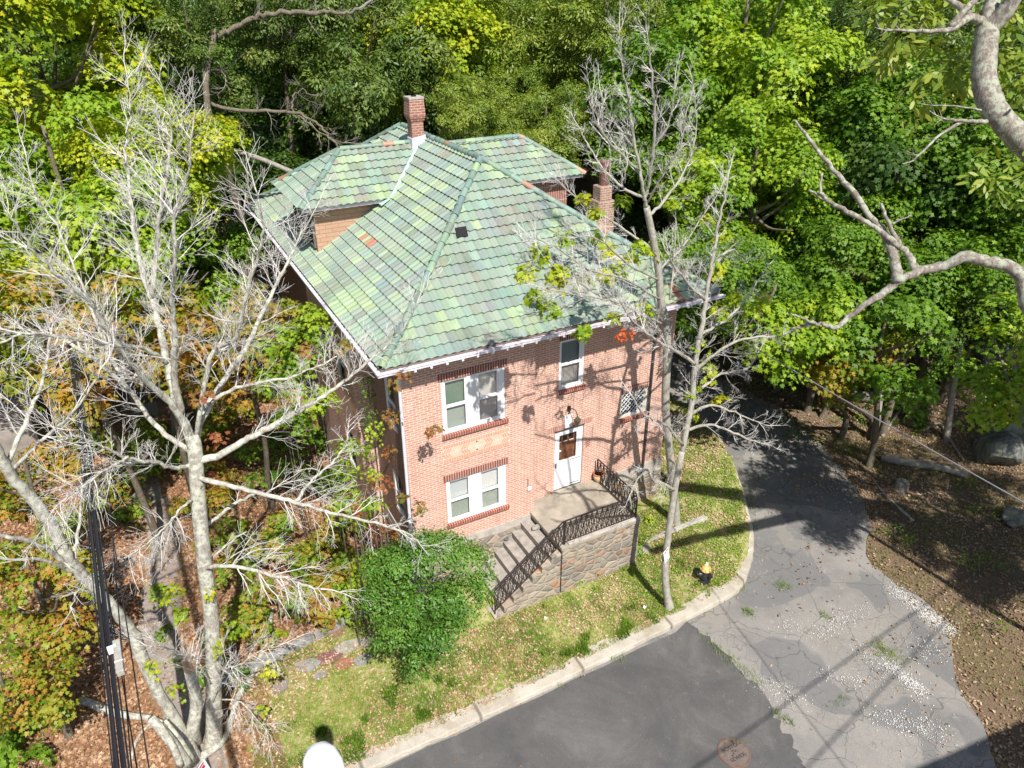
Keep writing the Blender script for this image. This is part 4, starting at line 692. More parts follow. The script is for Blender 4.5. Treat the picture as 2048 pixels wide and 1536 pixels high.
# chimneys
cx, cy = 4.08, 8.55; q_ = MB(); q_.box((cx-.20, cy-.20, 9.0), (cx+.20, cy+.20, 10.42))
for a_, b_, s_ in ((10.42, 10.49, .235), (10.49, 10.56, .262), (10.56, 11.08, .275)): q_.box((cx-s_, cy-s_, a_), (cx+s_, cy+s_, b_))
q_.v[-1][4:, :2] = np.array([cx, cy])+(q_.v[-1][4:, :2]-np.array([cx, cy]))*.90
ch_ = q_.build('chimney', M['chimney'], H, bevel=.006); ch_['label'] = 'square red brick chimney on the ridge'; q_ = MB(); q_.box((cx-.26, cy-.26, 11.08), (cx+.26, cy+.26, 11.14)); q_.build('cap', M['stucco'], ch_); q_ = MB(); q_.lathe((cx, cy, 11.14), [(.09, 0), (.09, .03)], 12); q_.build('flue', M['dark'], ch_)
q_ = MB(); q_.box((cx-.23, cy-.25, 9.35), (cx+.25, cy+.24, 9.98)); q_.box((cx-.02, cy-.28, 9.3), (cx+.33, cy-.18, 9.78)); q_.v[-2][[4, 7], 2] -= .1; q_.v[-2][[0, 3], 0] -= .04; q_.build('flashing', M['greyflash'], ch_, bevel=.02)
c2 = ony(1204, 400, 5.2); q_ = MB(); q_.box((c2[0]-.32, 4.9, -1.7), (c2[0]+.32, 5.5, 7.95)); q_.box((c2[0]-.24, 4.97, 7.95), (c2[0]+.24, 5.43, 8.42)); ch2 = q_.build('chimney', M['chimney_old'], H, bevel=.03); ch2['label'] = 'weathered chimney with clay pot right of the roof'
q_ = MB(); q_.lathe((c2[0]+.03, 5.2, 8.42), [(.16, 0), (.16, .5), (.20, .5), (.21, .78), (.17, .8)], 10); q_.build('chimney_pot', simple('dark_clay', (.17, .085, .07), .8, .2, var=.4, scale=9), ch2)
# ---------------- porch, stairs and walls
PO = empty('front_porch', (5.0, -0.9, -1.2), 'raised concrete porch with fieldstone walls and side stairs at the front door', 'porch')
q_ = MB(); q_.box((3.70, -1.84, .40), (6.44, .46, .50)); q_.build('slab', M['concrete'], PO, bevel=.012)
q_ = MB(); q_.box((3.75, -1.80, -1.8), (6.40, -1.50, .399)); q_.box((6.12, -1.499, -1.8), (6.40, .46, .399)); q_.box((3.752, -1.499, -1.8), (4.0, .46, .398)); q_.build('stone_wall', M['rubble'], PO)
st = []
for i in range(7):
    z = .5-.24*(i+1); xa = 3.70-.30*i; q_ = MB(); q_.box((xa-.31, -1.53, z-.24 if i < 6 else -1.8), (xa-.001, -.02-.0*i, z)); q_.obox((xa-.17, -.78, z-.02), (.165, 0, 0), (0, .755, 0), (0, 0, .0225)); q_.build('step', M['steps'], PO, bevel=.012)
    w_ = MB(); w_.box((xa-.30, -1.80, -1.8), (xa, -1.531, z-.03)); w_.box((xa-.31, -1.82, z-.029), (xa+.0, -1.532, z+.03)); st.append(w_)
for i, w_ in enumerate(st): w_.build('stair_side_wall', M['rubble'], PO)
q_ = MB(); q_.box((6.0, -1.80, .501), (6.40, -1.74, .56)); q_.box((3.95, -1.83, .501), (6.42, -1.70, .55)); q_.build('coping', M['stucco'], PO, bevel=.01)
RL = empty('iron_railing', (5.0, -1.7, .5), 'black wrought iron railing with lattice bars around the porch and stairs', 'railing')
def railing(A, B, h=.84, cell=.17):
    A, B = np.array(A, float), np.array(B, float); Lr = np.linalg.norm(B-A); n = max(2, int(round(Lr/cell))); up = np.array([0, 0, 1.]); f = lambda t, z: A+(B-A)*t+up*z
    q_ = MB(); q_.bar(f(0, h), f(1, h), .022, .010); q_.build('top_rail', M['iron'], RL); q_ = MB(); q_.bar(f(0, .09), f(1, .09), .012, .008); q_.bar(f(0, h-.10), f(1, h-.10), .010, .006); q_.build('bottom_rail', M['iron'], RL)
    for t in (0, 1): q_ = MB(); q_.bar(f(t, -.03), f(t, h), .014); q_.build('post', M['iron'], RL)
    q_ = MB()
    for i in range(n):
        t0, t1 = i/n, (i+1)/n; q_.bar(f(t0, .09), f(t1, h-.02), .0095); q_.bar(f(t1, .09), f(t0, h-.02), .0095)
        if i: q_.bar(f(t0, .09), f(t0, h), .007)
        tm = (t0+t1)/2; q_.obox(f(tm, (h+.07)/2), (.022, 0, 0), (0, .014, 0), (0, 0, .022))
    q_.build('lattice_bars', M['iron'], RL)
railing((3.86, -1.72, .50), (6.30, -1.72, .50)); railing((6.30, -1.70, .50), (6.30, .36, .50)); railing((1.66, -1.70, -1.10), (3.82, -1.71, .50), cell=.20)
pp = onz(1197, 962, .5); q_ = MB(); q_.lathe((pp[0], pp[1], .502), [(.10, 0), (.165, .10), (.175, .26), (.15, .27), (.14, .14)], 18); p_ = q_.build('flower_pot', simple('tan_clay', (.58, .42, .24), .8, .2, var=.25), None, smooth=True); tag(p_, 'weathered tan clay pot with a broken rim on the porch beside the railing', 'flower pot')
q_ = MB(); q_.lathe((pp[0], pp[1], .765), [(.178, 0), (.185, .03), (.155, .05), (.15, .0)], 18); q_.build('rim', simple('broken_rim', (.42, .16, .09), .8, .2), p_)
def rock(name, c, R_, mat, label, cat, group=None, seed=0, sub=3, parent=None, rough=.18):
    bm = bmesh.new(); bmesh.ops.create_icosphere(bm, subdivisions=sub, radius=1); g = np.random.default_rng(seed); ax = [g.normal(size=3) for _ in range(9)]; of = g.uniform(.45, .85, 9)
    for v in bm.verts:
        p = np.array(v.co)
        for a_, o_ in zip(ax, of):
            a_ = a_/np.linalg.norm(a_); dd_ = p@a_-o_
            if dd_ > 0: p = p-a_*dd_*.85
        p = p*(1+rough*.3*(math.sin(5*p[0]+3*p[2]+seed)*math.cos(4*p[1]+seed))); v.co = Vector(np.asarray(c)+p*np.asarray(R_))
    me = bpy.data.meshes.new(name); bm.to_mesh(me); bm.free(); boxuv(me); o = put(name, me, mat, parent)
    if parent is None: tag(o, label, cat, group)
    return o
M['rock'] = bark_mat('grey_boulder', (.22, .21, .20), (.40, .38, .34), (.50, .50, .43), .4, 4); M['rockdark'] = bark_mat('dark_boulder', (.07, .078, .075), (.20, .205, .19), (.30, .33, .25), .6, 3)
c_ = onz(1072, 1058, .30); rock('loose_stone', c_+np.array([0, 0, .05]), (.17, .11, .07), M['rock'], 'loose pale stone lying on the top stair step', 'stone', seed=4)
c_ = onz(1012, 1080, -.2); rock('loose_stone', c_+np.array([0, 0, .05]), (.11, .10, .06), M['rockdark'], 'small dark loose stone lying lower on the stairs', 'stone', seed=5)
# fallen slabs right of the porch
for (a, b, wd, lab, sd) in [((1412, 1036), (1290, 1085), .16, 'long pale stone slab lying in the grass behind the sign tree', 1), ((1300, 1092), (1262, 1106), .22, 'rounded pale rock in the grass at the right porch wall', 2)]:
    A_, B_ = onz(*a, -1.12), onz(*b, -1.12)
    if sd == 1:
        q_ = MB(); q_.bar(A_, B_, wd/2, .07); vv = q_.v[0]; vv += np.random.default_rng(1).normal(size=vv.shape)*.03; o = q_.build('stone_slab', M['rock'], None, bevel=.02); tag(o, lab, 'stone slab')
    else: rock('rock', (A_+B_)/2, (.36, .20, .12), M['rock'], lab, 'rock', seed=9)
# edging by the walk
for (a, b, lab) in [((430, 1372), (748, 1216), 'long weathered grey stone edging behind the flagstones left of the shrub'), ((905, 1248), (996, 1208), 'short grey stone edging between the shrub and the foot of the stairs')]:
    A_, B_ = onz(*a, -1.40), onz(*b, -1.40); q_ = MB(); n = max(2, int(np.linalg.norm(B_-A_)/.8)); g = np.random.default_rng(n)
    for i in range(n): q_.bar(A_+(B_-A_)*(i+.01)/n+g.normal(size=3)*.012, A_+(B_-A_)*(i+.985)/n+g.normal(size=3)*.012, .085, .14)
    o = q_.build('stone_edging', simple('edging_stone', (.30, .29, .28), .9, .2, var=.35, scale=4), None, bevel=.012); tag(o, lab, 'edging')
FS = [((612, 1330), .30, (.28, .28, .27), 'grey flagstone at the left end of the walk, in the leaves'), ((655, 1315), .34, (.20, .10, .10), 'maroon flagstone in the middle of the walk'), ((694, 1293), .32, (.33, .32, .28), 'pale grey flagstone with a mossy spot on the walk'), ((690, 1325), .26, (.34, .14, .11), 'brick red flagstone in front of the pale grey one'), ((725, 1318), .24, (.25, .25, .24), 'small grey flagstone beside the shrub, nearest the lawn'), ((735, 1283), .26, (.27, .25, .20), 'brown grey flagstone with dark moss close to the shrub'), ((640, 1350), .18, (.27, .25, .25), 'little grey flagstone in front of the maroon one'), ((672, 1262), .22, (.28, .15, .12), 'reddish flagstone against the stone edging'), ((560, 1372), .22, (.25, .22, .21), 'lone flagstone half buried in leaves at the far left')]
for i, (p_, r_, col, lab) in enumerate(FS):
    c_ = onz(*p_, -1.42); g = np.random.default_rng(60+i); n = 7; t = np.sort(np.linspace(0, 6.28, n, endpoint=False)+g.normal(size=n)*.22); rr = r_*(0.8+.35*g.random(n)); q_ = MB(); top = [(c_[0]+rr[j]*math.cos(t[j])*1.15, c_[1]+rr[j]*math.sin(t[j])*.8, height(c_[0], c_[1])+.045) for j in range(n)]; bot = [(x, y, z-.08) for x, y, z in top]
    q_.add(top+bot, [tuple(range(n))]+[(j, n+j, n+(j+1) % n, (j+1) % n) for j in range(n)]); o = q_.build('flagstone', simple('flag%d' % i, col, .9, .2, var=.3, scale=7), None); tag(o, lab, 'flagstone', 'flagstones of the overgrown walk')
# hydrant
hc = onz(1408, 1160, -1.42); HY = empty('fire_hydrant', hc, 'black fire hydrant with a yellow bonnet in the grass at the kerb corner', 'fire hydrant'); bk_ = simple('black_hydrant_paint', (.03, .03, .033), .4, .5, var=.3); yl = simple('yellow_hydrant_paint', (.70, .47, .16), .5, .4, var=.2)
q_ = MB(); q_.lathe(hc, [(.19, -.1), (.19, .03), (.12, .04), (.115, .10), (.14, .11), (.125, .36), (.15, .38), (.15, .42)], 20); q_.build('barrel', bk_, HY, smooth=False)
for a_ in (0.3, 2.2, -1.9):
    d = np.array([math.sin(a_), -math.cos(a_), 0]); q_ = MB(); q_.lathe(hc+np.array([0, 0, .27])+d*.09, [(.075, 0), (.075, .07), (.09, .075), (.09, .12), (.03, .13), (.03, .16)], 14, d); q_.build('nozzle', bk_, HY)
q_ = MB(); q_.lathe(hc, [(.165, .421), (.165, .46), (.14, .47), (.12, .53), (.07, .58), (.065, .60)], 20); bo = q_.build('bonnet', yl, HY, smooth=False); q_ = MB(); q_.lathe(hc, [(.045, .60), (.045, .63), (.03, .64), (.03, .68)], 5); q_.build('nut', simple('hydrant_silver', (.75, .75, .72), .4, .4), HY)
for i in range(8): t = i*math.pi/4; q_ = MB(); q_.lathe(hc+np.array([.15*math.cos(t), .15*math.sin(t), .455]), [(.014, 0), (.014, .018)], 6); q_.build('bolt', bk_, bo)
# litter bits
for (p_, r_, lab) in [((1088, 1242), .075, 'crumpled white paper cup on the lawn below the stairs'), ((1287, 1218), .055, 'small white plastic scrap on the lawn near the sign tree')]:
    c_ = onz(*p_, -1.40); q_ = MB(); q_.lathe(c_+np.array([0, 0, .03]), [(r_*.6, 0), (r_*.9, r_*1.3), (r_*.8, r_*1.32), (r_*.5, .01)], 9, (.9, .3, .5)); o = q_.build('litter_cup', M['white'], None); tag(o, lab, 'litter')
# ---------------- wires
blk = simple('black_cable', (.02, .022, .028), .35, .5, var=.1); wz = lambda p, z: onz(*p, z)
a_, b_ = onz(158, 800, 6.5), onz(243, 1536, 6.5); dirw = (b_-a_)/np.linalg.norm(b_-a_); side_ = np.cross(dirw, (0, 0, 1)); WA, WB = a_-dirw*9, b_+dirw*22
def cable(name, A_, B_, r, sag, lab, group=None, mat=None, n=24): 
    q_ = MB(); t = np.linspace(0, 1, n)[:, None]; P = A_+(B_-A_)*t-np.array([0, 0, 1])*(4*sag*t*(1-t)); q_.tube(P, r, 6); o = q_.build(name, mat or blk, None, smooth=True); tag(o, lab, 'cable', group); return o
WI = empty('cable_bundle', a_, 'thick bundle of black overhead cables crossing above the left ground', 'cables')
for i, (s_, z_, r_) in enumerate([(-.075, 0, .011), (-.045, .03, .015), (-.01, -.03, .022), (.03, .02, .019), (.062, -.02, .011), (.02, .08, .010), (.09, .0, .008)]):
    q_ = MB(); t = np.linspace(0, 1, 40)[:, None]; q_.tube(WA+(WB-WA)*t+side_*s_+np.array([0, 0, z_]), r_, 7); q_.build('cable', blk, WI, smooth=True)
q_ = MB(); mid = onz(217, 1322, 6.62); q_.bar(mid-dirw*.30-side_*.12, mid+dirw*.30-side_*.12, .045, .045, up=side_); sb = q_.build('splice_box', simple('weathered_grey_box', (.38, .36, .32), .8, .2, var=.2, scale=12), WI, bevel=.008); q_ = MB(); [q_.bar(mid+dirw*o_-side_*.06-np.array([0, 0, .0]), mid+dirw*(o_+.03)-side_*.06, .06, .055, up=side_) for o_ in (-.20,)]; q_.build('strap', M['white'], sb); q_ = MB(); q_.bar(mid+dirw*.10-side_*.12, mid+dirw*.12-side_*.12, .047, .047, up=side_); q_.build('strap', M['white'], sb)
for i, (p0, p1, z_, lab) in enumerate([((215, 1180), (274, 1536), 6.2, 'thin black wire just right of the cable bundle, first from it'), ((228, 1110), (263, 1536), 5.9, 'thin black wire second to the right of the cable bundle'), ((238, 1150), (298, 1536), 6.0, 'outermost thin black wire right of the cable bundle'), ((203, 1180), (228, 1536), 6.1, 'thin black wire on the left side of the cable bundle')]):
    A_, B_ = onz(*p0, z_), onz(*p1, z_); d = (B_-A_)/np.linalg.norm(B_-A_); cable('overhead_wire', A_-d*14, B_+d*16, .009, 0.0, lab, 'overhead wires by the bundle')
A_ = np.array([8.95, .42, 6.02]); B_ = at(2048, 986, 12.0); B2 = B_+(B_-A_)*.9; k = simple('weathered_wire', (.26, .25, .27), .5, .4); cable('service_wire', A_, B2, .013, .16, 'pale service wire running from the house over the driveway to the right', None, k)
sv = np.array([SUN_TO.x, SUN_TO.y, SUN_TO.z])
for i, (p0, p1) in enumerate([((1390, 1536), (1800, 1245)), ((1612, 1536), (1850, 1285))]):
    A_, B_ = onz(*p0, -1.6), onz(*p1, -1.6); up_ = sv*((9.6+.4*i+1.6)/sv[2]); d = (B_-A_)/np.linalg.norm(B_-A_); cable('street_wire', A_+up_-d*30, B_+up_+d*30, .024, 0, 'overhead street cable behind the camera, the %s of two' % ('nearer', 'farther')[i], 'street cables')
# ---------------- street lamp, signs
lp = ony(650, 1545, -9.8); SL = empty('street_lamp', (lp[0]-.2, -13.9, -1.5), 'white street lamp head seen from above at the bottom edge of the street', 'street lamp')
bm = MB(); t = np.linspace(0, 1, 9); prof = [(.02, -.38), (.12, -.34), (.19, -.22), (.215, -.05), (.20, .12), (.13, .30), (.07, .42), (.05, .5)]; bm.lathe((0, 0, 0), prof, 24, (0, -1, 0)); bm.v[0][:, 2] = bm.v[0][:, 2]*.55; bm.v[0][:, 2] = np.maximum(bm.v[0][:, 2], -.05); bm.v[0] += lp-np.array([0, 0, 0])
bm.build('lamp_head', simple('lamp_white', (.88, .88, .88), .4, .4, var=.03), SL, smooth=True); q_ = MB(); q_.tube(smooth_path([lp+np.array([0, -.45, 0]), lp+np.array([-.02, -1.6, -.1]), lp+np.array([-.1, -3.0, -.6]), (lp[0]-.2, -13.9, 5.2)]), .035, 8); q_.build('arm', M['stucco'], SL)
q_ = MB(); q_.tube([(lp[0]-.2, -13.9, -1.7), (lp[0]-.2, -13.9, 5.5)], [.11, .07], 10); q_.build('pole', M['stucco'], SL)
def sign(name, c, w_, h_, lab, yaw, marks):
    S0 = empty(name, c, lab, 'sign'); ux = np.array([math.cos(yaw), math.sin(yaw), 0]); nn = np.array([math.sin(yaw), -math.cos(yaw), .25]); nn /= np.linalg.norm(nn); uz = np.cross(ux, -nn); uz = uz if uz[2] > 0 else -uz; c = np.asarray(c)
    q_ = MB(); q_.obox(c, ux*w_/2, nn*.004, uz*h_/2); q_.build('plate', M['white'], S0, bevel=.003); red = simple('sign_red', (.42, .03, .07), .5, .3); dk = simple('sign_ink', (.10, .06, .08), .6, .2)
    for (u, v, a_, b_, cc) in marks: q_ = MB(); q_.obox(c+ux*u*w_+uz*v*h_+nn*.0055, ux*a_*w_/2, nn*.001, uz*b_*h_/2); q_.build('marking', red if cc else dk, S0)
    return S0
rm = random.Random(4); mk = [(-.24, .37, .30, .09, 1), (.20, .38, .36, .11, 1), (-.12, .33, .1, .05, 1)]
for i in range(6):
    x = -.4
    while x < .36: wv_ = rm.uniform(.05, .16); mk.append((x+wv_/2, .24-.115*i, wv_, .030, 0)); x += wv_+.035
mk.append((0, -.42, .10, .07, 0))
# ================================================================== TREES
def finish(root, tr, tw, tips, bark, twm, leafmat=None, leafn=0, seed=0, kind='maple', leaf=.12, names=('trunk', 'twigs')):
    tr.build(names[0], bark, root, smooth=True)
    if tw.v: tw.build(names[1], twm, root, smooth=False)
# ---- big bare tree on the left
g = np.random.default_rng(101); base = onz(428, 1492, -1.55); base2 = onz(398, 1524, -1.55)
LT = empty('bare_tree', base, 'large bleached dead maple with forked trunks in front of the left side of the house', 'tree'); tr, tw, tips = MB(), MB(), []
Yp = lambda pts: [ony(x, y, Y_) for x, y, Y_ in pts]
px = lambda r: r*.0098
TK = .52
def LM(pts, r0, r1, dens=3.4, lvl=2, ln=1.0, start=.2, **kw): return limb(tr, tw, Yp(pts), [px(r0*TK), px(r1*TK)], g, tips, dens*DK, lvl, ln, start, **kw)
DK = 2.1
tr.tube(smooth_path([base-np.array([0, 0, .4]), base, *Yp([(428, 1440, -1.9), (427, 1360, -1.9), (424, 1250, -1.9), (408, 1120, -1.85), (397, 1000, -1.8), (390, 900, -1.75), (383, 870, -1.7)])], 4), np.interp(np.linspace(0, 1, 33), [0, .08, .2, .5, 1], [px(34), px(26), px(19), px(16), px(13.5)]), 14)
LM([(385, 885, -1.7), (359, 826, -1.6), (337, 735, -1.3), (319, 656, -1.0), (305, 598, -.8), (287, 551, -.5), (272, 486, -.2), (262, 400, .1), (252, 300, .3), (262, 220, .4), (252, 140, .5)], 18, 2, 3.8, 2, 1.0, .35)
LM([(305, 598, -.8), (312, 515, -.9), (319, 430, -1.0), (334, 352, -1.1), (343, 260, -1.2), (330, 195, -1.3)], 9, 2, 3.6)
LM([(362, 830, -1.7), (350, 750, -1.9), (348, 674, -2.1), (346, 586, -2.3), (351, 510, -2.5), (348, 445, -2.6), (375, 351, -2.8), (385, 260, -2.9)], 13, 2, 3.6)
LM([(385, 880, -1.7), (347, 814, -1.9), (300, 769, -2.1), (270, 736, -2.3), (234, 685, -2.5), (204, 649, -2.7), (176, 603, -2.8), (126, 557, -3.0), (76, 510, -3.1), (41, 463, -3.2), (10, 420, -3.3)], 13, 2, 3.8, 2, 1.1)
LM([(388, 905, -1.75), (330, 868, -1.5), (288, 820, -1.2), (249, 769, -.9), (210, 736, -.7), (150, 691, -.3), (105, 673, 0), (30, 664, .4), (-40, 650, .8)], 12, 3, 3.6, 2, 1.1)
LM([(249, 769, -.9), (240, 745, -.8), (216, 706, -.5), (192, 640, -.2), (160, 560, .2), (120, 470, .6), (70, 380, .9), (52, 310, 1.1)], 8, 2, 3.6, 2, 1.0)
LM([(334, 726, -1.3), (300, 702, -1.6), (273, 694, -1.8), (204, 686, -2.2), (129, 676, -2.6), (60, 668, -3.0), (-20, 690, -3.3)], 9, 3, 3.2)
LM([(390, 890, -1.7), (410, 820, -1.3), (463, 738, -.7), (498, 685, -.3), (527, 621, .2), (562, 551, .6), (586, 504, .9), (603, 469, 1.1), (640, 400, 1.3)], 14, 2, 4.0)
LM([(392, 880, -1.7), (422, 715, -2.0), (469, 674, -2.2), (492, 592, -2.5), (515, 515, -2.7), (527, 457, -2.9), (510, 375, -3.0)], 11, 2, 3.8)
LM([(390, 925, -1.75), (442, 909, -1.9), (483, 884, -2.0), (521, 865, -2.1), (567, 840, -2.2), (617, 809, -2.3), (669, 778, -2.4), (715, 740, -2.5), (749, 712, -2.5), (798, 666, -2.6), (840, 600, -2.7)], 15, 3, 3.2, 2, 1.0)
LM([(398, 850, -1.7), (433, 797, -1.4), (500, 768, -1.1), (586, 752, -.8), (646, 726, -.5), (700, 700, -.3)], 10, 2, 3.6)
LM([(395, 952, -1.8), (411, 959, -2.0), (483, 977, -2.4), (555, 996, -2.8), (605, 1009, -3.0), (661, 1024, -3.2), (724, 1040, -3.4), (786, 1056, -3.5), (827, 1077, -3.6), (850, 1100, -3.6)], 10, 3, 3.0, 2, 1.0, up=-.06)
LM([(410, 1137, -1.9), (424, 1135, -2.2), (474, 1134, -2.6), (542, 1149, -3.0), (580, 1159, -3.2), (614, 1171, -3.4), (640, 1178, -3.5)], 9, 4, 5.0, 2, 1.2, up=-.10)
LM([(402, 1062, -1.8), (411, 1052, -1.6), (449, 1024, -1.2), (474, 1005, -1.0), (511, 988, -.7)], 8, 6, .8, 1, .6, end=False)
LM([(590, 1005, -2.9), (605, 985, -2.7), (627, 960, -2.4), (655, 934, -2.1), (680, 909, -1.9), (695, 880, -1.7)], 8, 3, 3.0, 2, .9, up=-.05)
LM([(408, 1130, -1.85), (425, 1115, -1.7), (458, 1087, -1.4), (494, 1063, -1.1)], 7, 4, 1.2, 1, .6, end=False)
LM([(390, 935, -1.75), (371, 933, -1.8), (344, 935, -2.0), (315, 925, -2.2), (270, 919, -2.4), (240, 910, -2.6), (195, 889, -2.8), (156, 874, -3.0), (105, 874, -3.2)], 9, 2, 4.2, 2, 1.1)
LM([(255, 913, -2.5), (240, 925, -2.7), (210, 940, -2.9), (180, 964, -3.2), (135, 993, -3.5), (105, 1023, -3.7)], 6, 2, 6.5, 2, 1.0, up=-.07)
LM([(392, 1000, -1.8), (375, 1005, -2.0), (345, 1038, -2.4), (315, 1068, -2.8), (279, 1098, -3.1), (215, 1132, -3.5)], 6, 2, 4.5, 2, .9, up=-.08)
LM([(425, 1410, -2.0), (450, 1340, -2.5), (480, 1330, -2.8), (520, 1300, -3.0), (560, 1290, -3.2)], 5, 2, 4.0, 2, .9, up=.0)
LM([(424, 1370, -2.0), (395, 1330, -2.5), (350, 1300, -2.9), (290, 1290, -3.2)], 5, 2, 4.0, 2, .9)
LM([(430, 1400, -1.8), (470, 1400, -2.2), (500, 1420, -2.5), (540, 1470, -2.8)], 4, 2, 5.0, 2, .8, up=-.1)
q_ = MB(); q_.lathe(ony(436, 1428, -2.28), [(.10, -.05), (.12, 0), (.10, .04), (.05, .03), (.045, -.03)], 12, (.1, -1, .1)); finish(LT, tr, tw, tips, M['bark_dead'], M['twig']); q_.build('knot', M['bark_grey'], LT)
# leaning trunk, a stem of the same clump standing on its own foot
LB = empty('leaning_tree', base2, 'leaning bare grey trunk going up to the left edge across the black cables', 'tree'); tr, tw, tips = MB(), MB(), []
LM([(398, 1530, -2.2), (364, 1467, -2.1), (331, 1409, -2.1), (298, 1347, -2.1), (269, 1272, -2.1), (232, 1223, -2.2), (182, 1169, -2.3), (137, 1119, -2.4), (112, 1066, -2.4), (74, 1008, -2.5), (33, 962, -2.6), (0, 912, -2.7), (-40, 840, -2.8)], 27, 16, .0)
LM([(150, 1140, -2.3), (137, 1132, -2.4), (103, 1103, -2.6), (62, 1082, -2.9), (10, 1072, -3.1)], 11, 7, 1.0, 1, .7)
LM([(155, 1145, -2.3), (137, 1140, -2.5), (91, 1121, -2.8), (45, 1119, -3.1)], 8, 5, 1.0, 1, .7)
LM([(15, 930, -2.6), (45, 862, -2.4), (66, 811, -2.2), (84, 766, -2.0), (93, 724, -1.9), (102, 670, -1.8)], 8, 4, 2.5, 2, .9)
LM([(30, 940, -2.6), (60, 904, -2.8), (102, 865, -3.0), (144, 826, -3.2), (174, 790, -3.3), (212, 725, -3.4)], 7, 3, 2.0, 2, .8)
LM([(150, 1120, -2.35), (153, 1085, -2.2), (159, 1040, -2.0), (163, 985, -1.8)], 7, 4, 1.5, 1, .7)
LM([(215, 1200, -2.25), (160, 1180, -2.6), (148, 1200, -2.7), (135, 1232, -2.8)], 4, 2, 3, 1, .5)
finish(LB, tr, tw, tips, M['bark_dead'], M['twig'])
# broken stub and split stump
b3 = onz(388, 1480, -1.55); ST = empty('broken_stub', b3, 'short broken trunk stub with exposed tan wood between the two trunks', 'stump'); q_ = MB(); q_.tube(smooth_path([b3-np.array([0, 0, .2]), *Yp([(386, 1460, -2.05), (393, 1400, -2.05), (378, 1340, -2.1)])]), [px(19), px(18), px(17), px(16), px(15), px(15), px(14), px(14), px(14), px(13), px(12), px(12), px(11)], 10); q_.build('trunk', M['bark_dead'], ST, smooth=True)
q_ = MB(); q_.tube(smooth_path(Yp([(380, 1345, -2.1), (370, 1318, -2.15), (366, 1290, -2.2), (366, 1272, -2.25)])), np.linspace(px(11), px(2.5), 13), 7); q_.build('split_wood', M['rotwood'], ST, smooth=False)
b4 = onz(340, 1510, -1.5); q_ = MB()
for a_, b_, r0, r1 in (((375, 1530, -2.7), (302, 1436, -2.5), 14, 9), ((362, 1530, -2.8), (318, 1448, -2.6), 9, 6), ((384, 1525, -2.6), (330, 1440, -2.4), 10, 4)): q_.tube(smooth_path(Yp([a_, ((a_[0]+b_[0])/2+4, (a_[1]+b_[1])/2, a_[2]), b_])), np.linspace(px(r0), px(r1), 9), 8)
o = q_.build('split_log', M['bark_dead'], None, smooth=True); tag(o, 'weathered split log leaning at the foot of the leaning trunk', 'log')
def fallen(name, pts, r0, r1, lab, mat='bark_grey', z=-1.45, group=None, tw_=0, cat='branch', sides=8):
    P = [onz(x, y, z)+np.array([0, 0, r0*.6]) for x, y in pts]; P = [np.array([p[0], p[1], float(height(p[0], p[1]))+r0*.8+dz]) for p, dz in zip(P, [0]*len(P))]
    q_ = MB(); Q = smooth_path(P, 4); q_.tube(Q, np.interp(np.linspace(0, 1, len(Q)), [0, 1], [r0, r1])*(1+np.random.default_rng(len(pts)+int(pts[0][0])).normal(size=len(Q))*.08), sides); o = q_.build(name, M[mat], None, smooth=True); tag(o, lab, cat, group); return o
fallen('fallen_branch', [(165, 1402), (235, 1430), (300, 1440), (325, 1450)], .10, .07, 'grey fallen limb lying under the cables toward the split log', 'bark_dead')
fallen('fallen_branch', [(262, 1520), (275, 1480), (300, 1450), (322, 1445)], .045, .03, 'thin grey fallen branch right of the cables on bare dirt', 'bark_dead')
fallen('fallen_branch', [(400, 1520), (450, 1480), (476, 1400), (520, 1320), (546, 1223)], .09, .06, 'long grey branch leaning from the dead tree foot toward the stone edging', 'bark_dead')
# ---- right front tree with the sign
TK, DK = .9, 1.3
g = np.random.default_rng(202); base = onz(1338, 1216, -1.45); T1 = empty('bare_tree', base, 'slender bare tree carrying the white sign at the kerb corner', 'tree'); tr, tw, tips = MB(), MB(), []
tr.tube(smooth_path([base-np.array([0.02, 0, .25]), base+np.array([0, 0, .05]), *Yp([(1333, 1185, -3.5), (1330, 1140, -3.45), (1334, 1090, -3.4), (1348, 989, -3.35), (1364, 902, -3.3)])], 4), np.interp(np.linspace(0, 1, 25), [0, .15, .3, 1], [px(24), px(15), px(11), px(8)]), 12)
tips1 = tips
LM([(1362, 910, -3.3), (1382, 811, -3.2), (1391, 729, -3.1), (1403, 656, -3.0), (1414, 583, -2.9), (1426, 514, -2.8), (1435, 455, -2.7), (1446, 409, -2.7), (1456, 350, -2.6)], 9, 2, 5.0, 2, .75, .15, up=.10)
for pts in ([(1391, 729, -3.1), (1350, 700, -3.4), (1310, 680, -3.7), (1265, 640, -4.0), (1240, 600, -4.2)], [(1390, 740, -3.1), (1440, 700, -3.4), (1500, 675, -3.7), (1560, 672, -3.9), (1585, 660, -4.0)], [(1400, 670, -3.0), (1450, 640, -2.6), (1490, 600, -2.3), (1530, 540, -2.0)], [(1372, 860, -3.2), (1420, 850, -3.6), (1460, 862, -3.9), (1500, 880, -4.1), (1545, 892, -4.2)], [(1366, 890, -3.3), (1330, 850, -3.6), (1290, 830, -3.9), (1262, 790, -4.1)], [(1378, 830, -3.2), (1420, 810, -3.4), (1470, 825, -3.6), (1530, 850, -3.9)], [(1350, 980, -3.35), (1310, 960, -3.7), (1290, 940, -3.9), (1265, 980, -4.1)], [(1384, 790, -3.15), (1440, 750, -2.9), (1495, 735, -2.7), (1520, 700, -2.6)], [(1410, 600, -2.9), (1370, 560, -3.2), (1330, 500, -3.5)], [(1422, 540, -2.8), (1460, 500, -2.6), (1490, 520, -2.4)]): LM(pts, 5, 1.5, 4.5, 2, .7, .1, up=.06)
finish(T1, tr, tw, tips, M['bark_light'], M['twig'])
